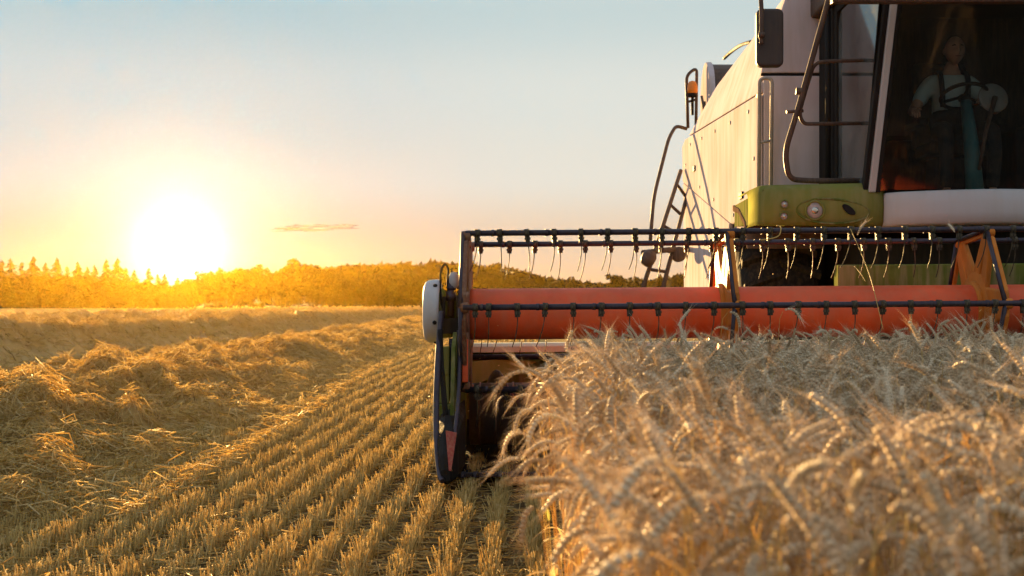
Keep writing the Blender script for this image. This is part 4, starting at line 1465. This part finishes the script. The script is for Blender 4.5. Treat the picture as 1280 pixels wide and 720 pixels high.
# ------------------------------------------------------------------ the standing wheat
NPROTO = 18
def stalk_parts(i):
    """One ripe stalk as lists for stem, ear, awns and leaf: it grows from the origin and nods towards +X."""
    r = np.random.default_rng(100 + i)
    Ls = r.uniform(0.86, 1.02)
    droop = R(r.uniform(105, 172)) if i < 13 else R(r.uniform(30, 90))
    ear_l = r.uniform(0.085, 0.112)
    tot = Ls + ear_l
    N = 90
    ds = tot / N
    p = np.array([0.0, 0.0, -0.01])
    lean = R(r.uniform(0, 4))
    pts, tans = [p.copy()], []
    yaw_w = r.uniform(-0.25, 0.25)
    neck = r.uniform(0.07, 0.15)
    for k in range(N):
        s = k * ds
        g = np.clip((s - (Ls - neck)) / (neck + ear_l * 0.8), 0, 1)
        a = lean * (0.3 + 0.7 * s / tot) + droop * (g * g * (3 - 2 * g))
        t = np.array([math.sin(a), math.sin(yaw_w) * 0.25 * g, math.cos(a)])
        t /= np.linalg.norm(t)
        p = p + t * ds
        pts.append(p.copy()); tans.append(t)
    pts, tans = np.array(pts), np.array(tans + [tans[-1]])
    ke = int(Ls / ds)
    stem, ear, awn, leaf = MB(), MB(), MB(), MB()
    ks = list(range(0, ke - 22, 12)) + list(range(ke - 22, ke + 1, 3))
    stem.tube([Vector(pts[k]) for k in ks], [0.0019 - 0.0008 * k / ke for k in ks], 5, caps=False)
    for kn in (int(ke * .3), int(ke * .62)):
        stem.tube([Vector(pts[kn] - tans[kn] * .004), Vector(pts[kn]), Vector(pts[kn] + tans[kn] * .004)], [.0017, .0027, .0017], 5, caps=False)
    side0 = np.array([0.0, 1.0, 0.0])
    nsp = 24
    for q in range(nsp):
        s = Ls + ear_l * (q + 0.2) / nsp
        k = min(int(s / ds), N - 1)
        c, t = pts[k], tans[k]
        nrm = np.cross(t, side0)
        nrm /= np.linalg.norm(nrm)
        sd = side0 if q % 2 == 0 else -side0
        taper = 0.75 + 0.35 * math.sin(PI * (q + 2) / (nsp + 3))
        for lat in ((0.0, 1), (0.9, 1), (-0.9, 1)):
            o = sd * math.cos(lat[0]) + nrm * math.sin(lat[0])
            d = t + o * (0.27 + r.uniform(-.08, .08))
            d /= np.linalg.norm(d)
            L, wd = 0.0150 * taper, 0.0036 * taper
            b0 = c + o * 0.0018
            e1 = np.cross(d, o)
            e1 /= np.linalg.norm(e1)
            e2 = np.cross(d, e1)
            m = b0 + d * L * 0.42
            vs = [b0] + [m + (e1 * math.cos(a) * 1.1 + e2 * math.sin(a)) * wd for a in (0, PI / 2, PI, 3 * PI / 2)] + [b0 + d * L]
            ear.add(vs, [(0, 2, 1), (0, 3, 2), (0, 4, 3), (0, 1, 4), (5, 1, 2), (5, 2, 3), (5, 3, 4), (5, 4, 1)], True)
            if lat[0] == 0.0 or r.random() < 0.2:
                al = r.uniform(0.045, 0.085) * (0.7 + 0.3 * q / nsp)
                ad = t + o * r.uniform(0.22, 0.5) + r.normal(0, .06, 3)
                ad /= np.linalg.norm(ad)
                a0 = b0 + d * L * 0.85
                a1 = a0 + ad * al * .55
                a2 = a1 + (ad + o * 0.12) / np.linalg.norm(ad + o * 0.12) * al * .45
                w1 = e1 * 0.00034
                w2 = e2 * 0.00034
                awn.add([a0 - w1, a0 + w1, a0 + w2 * 1.6, a1 - w1 * .7, a1 + w1 * .7, a1 + w2, a2], [(0, 1, 4, 3), (1, 2, 5, 4), (2, 0, 3, 5), (3, 4, 6), (4, 5, 6), (5, 3, 6)])
    for z0, L in ((ke * .62, r.uniform(.14, .24)), (ke * .34, r.uniform(.12, .2))):
        if r.random() < 0.25:
            continue
        k0 = int(z0)
        az = r.uniform(0, 2 * PI)
        h = np.array([math.cos(az), math.sin(az), 0])
        sdv = np.array([-math.sin(az), math.cos(az), 0])
        a = R(20)
        c = pts[k0].copy()
        rows = []
        kink = r.uniform(.22, .5)
        tw = r.uniform(-1.2, 1.2)
        for j in range(9):
            f = j / 8
            wv = 0.0048 * (1 - f) ** 0.6 * min(1, .4 + f * 4) + .0003
            ax = sdv * math.cos(tw * f) + np.array([0, 0, 1]) * math.sin(tw * f)
            rows.append([c - ax * wv, c + ax * wv])
            c = c + (h * math.sin(a) + np.array([0, 0, math.cos(a)])) * L / 8
            a += kink
        leaf.grid(rows)
    return stem, ear, awn, leaf
PROTO = []
wheat_store = bpy.data.collections.new("wheat_prototypes")          # not linked to the scene: a source for the crop
for i in range(NPROTO):
    st, er, aw, lf = stalk_parts(i)
    ms = [st.mesh('stem', 'stem'), er.mesh('ear', 'ear'), aw.mesh('awns', 'ear'), lf.mesh('leaf', 'blade')]
    PROTO.append(ms)
    whole = bpy.data.meshes.new('wheat_stalk_mesh')
    vs, fs, mi, sm = [], [], [], []
    for q, x in enumerate((st, er, aw, lf)):
        k = len(vs)
        vs += x.v
        fs += [tuple(a + k for a in f) for f in x.f]
        mi += [(0, 1, 1, 2)[q]] * len(x.f)
        sm += x.sm
    whole.from_pydata(vs, [], fs)
    for nm in ('stem', 'ear', 'blade'):
        whole.materials.append(M[nm])
    whole.polygons.foreach_set('material_index', mi)
    whole.polygons.foreach_set('use_smooth', sm)
    whole.update()
    o = bpy.data.objects.new('wheat_source.%03d' % i, whole)
    wheat_store.objects.link(o)

def edge_x(y):
    return 0.15 + 0.26 * np.clip((y - 2.5) / 4.5, 0, 1) + 0.07 * (fbm(y * 1.3, y * 0 + 4, 2, 6) - 0.5) + 0.05 * np.sin(y * 0.9)
def scatter(n, y0, y1):
    y = np.sqrt(y0 ** 2 + (y1 ** 2 - y0 ** 2) * rng.random(n))
    xm = 0.42 * y + 1.3
    x = edge_x(y) + (xm - edge_x(y)) * rng.random(n)
    return x, y
wx, wy = scatter(10500, 1.25, 7.95)
# the crop is a little thicker at its cut edge, and leans out over it
ex_n = 900
stray = 70
ey = 1.6 + 6.3 * rng.random(ex_n)
wx = np.concatenate([wx, edge_x(ey) + np.abs(rng.normal(0, .10, ex_n))])
wy = np.concatenate([wy, ey])
sy_ = 2.4 + 4.6 * rng.random(stray)
wx = np.concatenate([wx, edge_x(sy_) - .13 * rng.random(stray)])
wy = np.concatenate([wy, sy_])
n = len(wx)
hgt = 0.90 + 0.10 * (fbm(wx * 1.1, wy * 1.1, 3, 12) - 0.5) * 2 + rng.normal(0, 0.045, n)
hgt = np.clip(hgt, 0.70, 1.06)
# under the reel the stalks are already being drawn in
edge_d = wx - edge_x(wy)
az = rng.normal(0, 1.0, n) + np.where(rng.random(n) < .55, PI, 0.0)
az = np.where((edge_d < .30) & (rng.random(n) < .3), PI + rng.normal(0, .7, n), az)
tilt = np.abs(rng.normal(0, 0.06, n))
idx = rng.integers(0, NPROTO, n)
depth = np.hypot(wx, wy)
inview = (wx < 0.395 * wy + .06)
order = np.argsort(np.where(inview, depth, 99))
single = order[:300]
rest = np.setdiff1d(np.arange(n), single)

def rot_of(k):
    """Yaw to its nodding direction, with a lean the same way."""
    return Euler((0, tilt[k], az[k]), 'XYZ')
# the largest 300 stalks are things of their own
def px_of(k):
    top = hgt[k] * 0.95
    return 660 + wx[k] / wy[k] * F, 380 - (top - CAM_H) / wy[k] * F
lab = 'ripe bearded wheat stalk with a nodding ear near the camera in the standing crop'
for rank, k in enumerate(single):
    t = empty('wheat_stalk', (wx[k], wy[k], 0.0), lab, 'wheat stalk', 'ripe wheat stalks at the near side of the crop')
    t.rotation_euler = rot_of(k)
    t.scale = (hgt[k],) * 3
    ms = PROTO[idx[k]]
    link('stem', ms[0], t, (0, 0, 0))
    e = link('ear', ms[1], t, (0, 0, 0))
    a = link('awns', ms[2], e, (0, 0, 0)); a['kind'] = 'stuff'
    if len(ms[3].vertices):
        link('leaf', ms[3], t, (0, 0, 0))

# the rest of the crop
pm = bpy.data.meshes.new('wheat_crop')
pm.vertices.add(len(rest))
pm.vertices.foreach_set('co', np.stack([wx[rest], wy[rest], np.zeros(len(rest))], 1).astype(np.float32).ravel())
ra = pm.attributes.new('turn', 'FLOAT_VECTOR', 'POINT')
ra.data.foreach_set('vector', np.stack([np.zeros(len(rest)), tilt[rest], az[rest]], 1).astype(np.float32).ravel())
sa = pm.attributes.new('size', 'FLOAT', 'POINT')
sa.data.foreach_set('value', hgt[rest].astype(np.float32))
ia = pm.attributes.new('which', 'INT', 'POINT')
ia.data.foreach_set('value', idx[rest].astype(np.int32))
crop = tag(link('wheat_crop', pm), 'dense ripe bearded wheat standing uncut in front of the reel', 'wheat', kind='stuff')
g = bpy.data.node_groups.new('wheat_on_points', 'GeometryNodeTree')
g.interface.new_socket('Geometry', in_out='INPUT', socket_type='NodeSocketGeometry')
g.interface.new_socket('Geometry', in_out='OUTPUT', socket_type='NodeSocketGeometry')
gi, go = g.nodes.new('NodeGroupInput'), g.nodes.new('NodeGroupOutput')
ip = g.nodes.new('GeometryNodeInstanceOnPoints')
ci = g.nodes.new('GeometryNodeCollectionInfo')
ci.inputs['Collection'].default_value = wheat_store
ci.inputs['Separate Children'].default_value = True
ci.inputs['Reset Children'].default_value = True
def named(nm, ty):
    q = g.nodes.new('GeometryNodeInputNamedAttribute')
    q.data_type = ty
    q.inputs['Name'].default_value = nm
    return next(s for s in q.outputs if s.enabled)
er_ = g.nodes.new('FunctionNodeEulerToRotation')
g.links.new(named('turn', 'FLOAT_VECTOR'), er_.inputs[0])
g.links.new(gi.outputs[0], ip.inputs['Points'])
g.links.new(ci.outputs[0], ip.inputs['Instance'])
ip.inputs['Pick Instance'].default_value = True
g.links.new(named('which', 'INT'), ip.inputs['Instance Index'])
g.links.new(er_.outputs[0], ip.inputs['Rotation'])
g.links.new(named('size', 'FLOAT'), ip.inputs['Scale'])
g.links.new(ip.outputs[0], go.inputs[0])
crop.modifiers.new('wheat', 'NODES').node_group = g

# single stalks that stand out
def stalk(x, y, h, var, azm, tl, label, group=None):
    t = empty('wheat_stalk', (x, y, 0), label, 'wheat stalk', group)
    t.rotation_euler = Euler((0, tl, azm), 'XYZ')
    t.scale = (h,) * 3
    ms = PROTO[var]
    link('stem', ms[0], t, (0, 0, 0))
    e = link('ear', ms[1], t, (0, 0, 0))
    a = link('awns', ms[2], e, (0, 0, 0)); a['kind'] = 'stuff'
    if len(ms[3].vertices):
        link('leaf', ms[3], t, (0, 0, 0))
def stand(px, py, d, var, azm, label, tl=.04):
    """A stalk whose highest point shows at a pixel of the photograph."""
    p = at(px, py, d)
    top = max(v.co.z for v in PROTO[var][1].vertices)
    tx = sum(v.co.x for v in PROTO[var][1].vertices) / max(1, len(PROTO[var][1].vertices))
    h = p.z / top
    stalk(p.x - math.cos(azm) * (tx * .7 + math.sin(tl) * .9) * h, d, h / (1 if tl < .2 else .97), var, azm, tl, label)
stand(748, 412, 6.6, 2, 0.1, 'tall wheat stalk arching over in front of the red tube, first on the open side')
stand(850, 385, 7.2, 14, 0.3, 'upright wheat ear standing up against the red tube near the first orange wheel')
stand(915, 388, 6.8, 5, 0.2, 'tall wheat stalk bowed over beside the first orange reel wheel')
stand(985, 384, 6.9, 8, -0.2, 'highest nodding wheat stalk overlapping the tube in the middle of the reel')
stand(1113, 428, 5.2, 15, 0.4, 'straight wheat ear pointing up out of the crop before the second orange wheel')
stand(1075, 455, 3.6, 16, 2.8, 'thick upright blurred ear in the middle of the near crop', .02)
stand(632, 486, 6.4, 4, 3.4, 'lone wheat stalk hooked over in front of the dark auger', .30)
stand(655, 535, 3.9, 7, 3.25, 'blurred wheat ear drooping far out past the cut edge of the crop', .22)
stand(690, 555, 3.2, 10, 3.0, 'pale blurred ear hanging low at the cut edge of the crop', .22)
# heads and straws caught on the reel
def caught(px, py, d, var, rot, label):
    ms = PROTO[var]
    ke = max(range(len(ms[1].vertices)), key=lambda i: ms[1].vertices[i].co.z)
    o = bpy.data.objects.new('wheat_ear', ms[1])
    COL.objects.link(o)
    R3 = Euler(rot, 'XYZ').to_matrix()
    o.rotation_euler = rot
    o.location = at(px, py, d) - R3 @ ms[1].vertices[ke].co
    tag(o, label, 'wheat ear')
    a = link('awns', ms[2], o, (0, 0, 0)); a['kind'] = 'stuff'
caught(1083, 276, 8.23, 15, (0.3, -.5, .4), 'bristly wheat ear stuck on the upper reel bar below the green lamp panel')
caught(1186, 279, 8.23, 17, (-.3, .4, 1.4), 'bristly wheat ear stuck on the upper reel bar below the grey bumper')
def straw(label, pts, r=.0022):
    b = MB()
    b.tube(smooth_path(pts, 5), r, 6)
    tag(b.build('straw', 'straw_piece'), label, 'straw')
M['straw_piece'] = surface('dry_straw', (0.55, 0.36, 0.10), 0.5, dust=.2, scale=30)
straw('long yellow straw hanging across the reel in front of the red tube', [at(1063, 286, 8.2), at(1078, 320, 8.1), at(1089, 350, 8.0), at(1096, 378, 7.9), at(1104, 412, 7.8)])
straw('short bent straw draped over the upper reel bar below the round headlamp', [at(951, 300, 8.24), at(965, 298, 8.22), at(974, 294, 8.22), at(976, 284, 8.23), at(971, 282, 8.26)], .004)
straw('broken straw leaning on the tine beside the long yellow straw', [at(1068, 333, 8.3), at(1076, 342, 8.2), at(1082, 352, 8.15)])

# chaff drifting in the low sun round the header
n = 420
x = np.concatenate([rng.normal(-1.2, 1.6, 260), rng.uniform(-.4, 5, 160)])
y = np.concatenate([rng.uniform(6.5, 15, 260), rng.uniform(7.2, 9.5, 160)])
z = np.abs(rng.normal(.3, .3, n)) + .08
d = rng.normal(0, 1, (n, 3)); d /= np.linalg.norm(d, axis=1, keepdims=True)
L = (.006 + .022 * rng.random(n) ** 3)[:, None]
c = np.stack([x, y, z], 1)
V, Fc, Rr = sticks(c - d * L / 2, c + d * L / 2, .0035, np.clip(rng.normal(.7, .2, n), 0, 1))
tag(link('flying_chaff', np_mesh('flying_chaff', V, Fc, 'straw', Rr)), 'bits of chaff drifting in the sunlit air around the header', 'chaff', kind='stuff')

# ------------------------------------------------------------------ cloud and haze
def build_cloud():
    b = MB()
    c = at(388, 286, 7000)
    NU, NV = 48, 20
    rows = []
    for i in range(NV + 1):
        ph = PI * i / NV
        row = []
        for j in range(NU + 1):
            q = 2 * PI * j / NU
            v = Vector((math.sin(ph) * math.cos(q), math.sin(ph) * math.sin(q), math.cos(ph)))
            k = 1 + .9 * (float(fbm(np.array(v.x * 2.2 + 5), np.array(v.y * 1.3 + v.z * 2.4), 3, 2)) - .5)
            z = v.z * (24 if v.z > 0 else 11) * k
            row.append((c.x + v.x * 225 * k, c.y + v.y * 160 * k, c.z + z + v.x * 8))
        rows.append(row)
    b.grid(rows)
    m, n, o = new_mat('cloud_vapour')
    df = node(n, "ShaderNodeBsdfDiffuse")
    df.inputs[0].default_value = (0.30, 0.235, 0.22, 1)
    tl = node(n, "ShaderNodeBsdfTranslucent")
    tl.inputs[0].default_value = (0.13, 0.095, 0.085, 1)
    mx = node(n, "ShaderNodeMixShader")
    mx.inputs[0].default_value = 0.5
    n.links.new(df.outputs[0], mx.inputs[1]); n.links.new(tl.outputs[0], mx.inputs[2])
    tr = node(n, "ShaderNodeBsdfTransparent")
    lw = node(n, "ShaderNodeLayerWeight")
    lw.inputs[0].default_value = 0.5
    wisp = noise(n, 0.012, 5, stretch=(1.0, 1.0, 4.0))
    mu = node(n, "ShaderNodeMath", operation='MULTIPLY_ADD')
    n.links.new(wisp, mu.inputs[0]); mu.inputs[1].default_value = 0.7
    n.links.new(lw.outputs['Facing'], mu.inputs[2])
    m2 = node(n, "ShaderNodeMixShader")
    n.links.new(ramp(n, mu.outputs[0], [(0.45, (0.25,) * 3), (1.0, (1,) * 3)]), m2.inputs[0])
    n.links.new(mx.outputs[0], m2.inputs[1]); n.links.new(tr.outputs[0], m2.inputs[2])
    n.links.new(m2.outputs[0], o.inputs['Surface'])
    tag(b.build('cloud', m), 'small thin grey and peach cloud low in the sky beside the sun', 'cloud')
build_cloud()
def build_haze():
    b = MB()
    b.box((-780, -95, -1.0), (780, 700, 14.4))
    m, n, o = new_mat('evening_haze')
    pv = node(n, "ShaderNodeVolumePrincipled")
    pv.inputs['Density'].default_value = HAZE[0]
    pv.inputs['Anisotropy'].default_value = HAZE[1]
    pv.inputs['Color'].default_value = (*HAZE[2], 1)
    n.links.new(pv.outputs[0], o.inputs['Volume'])
    tag(b.build('haze', m), kind='stuff')
build_haze()
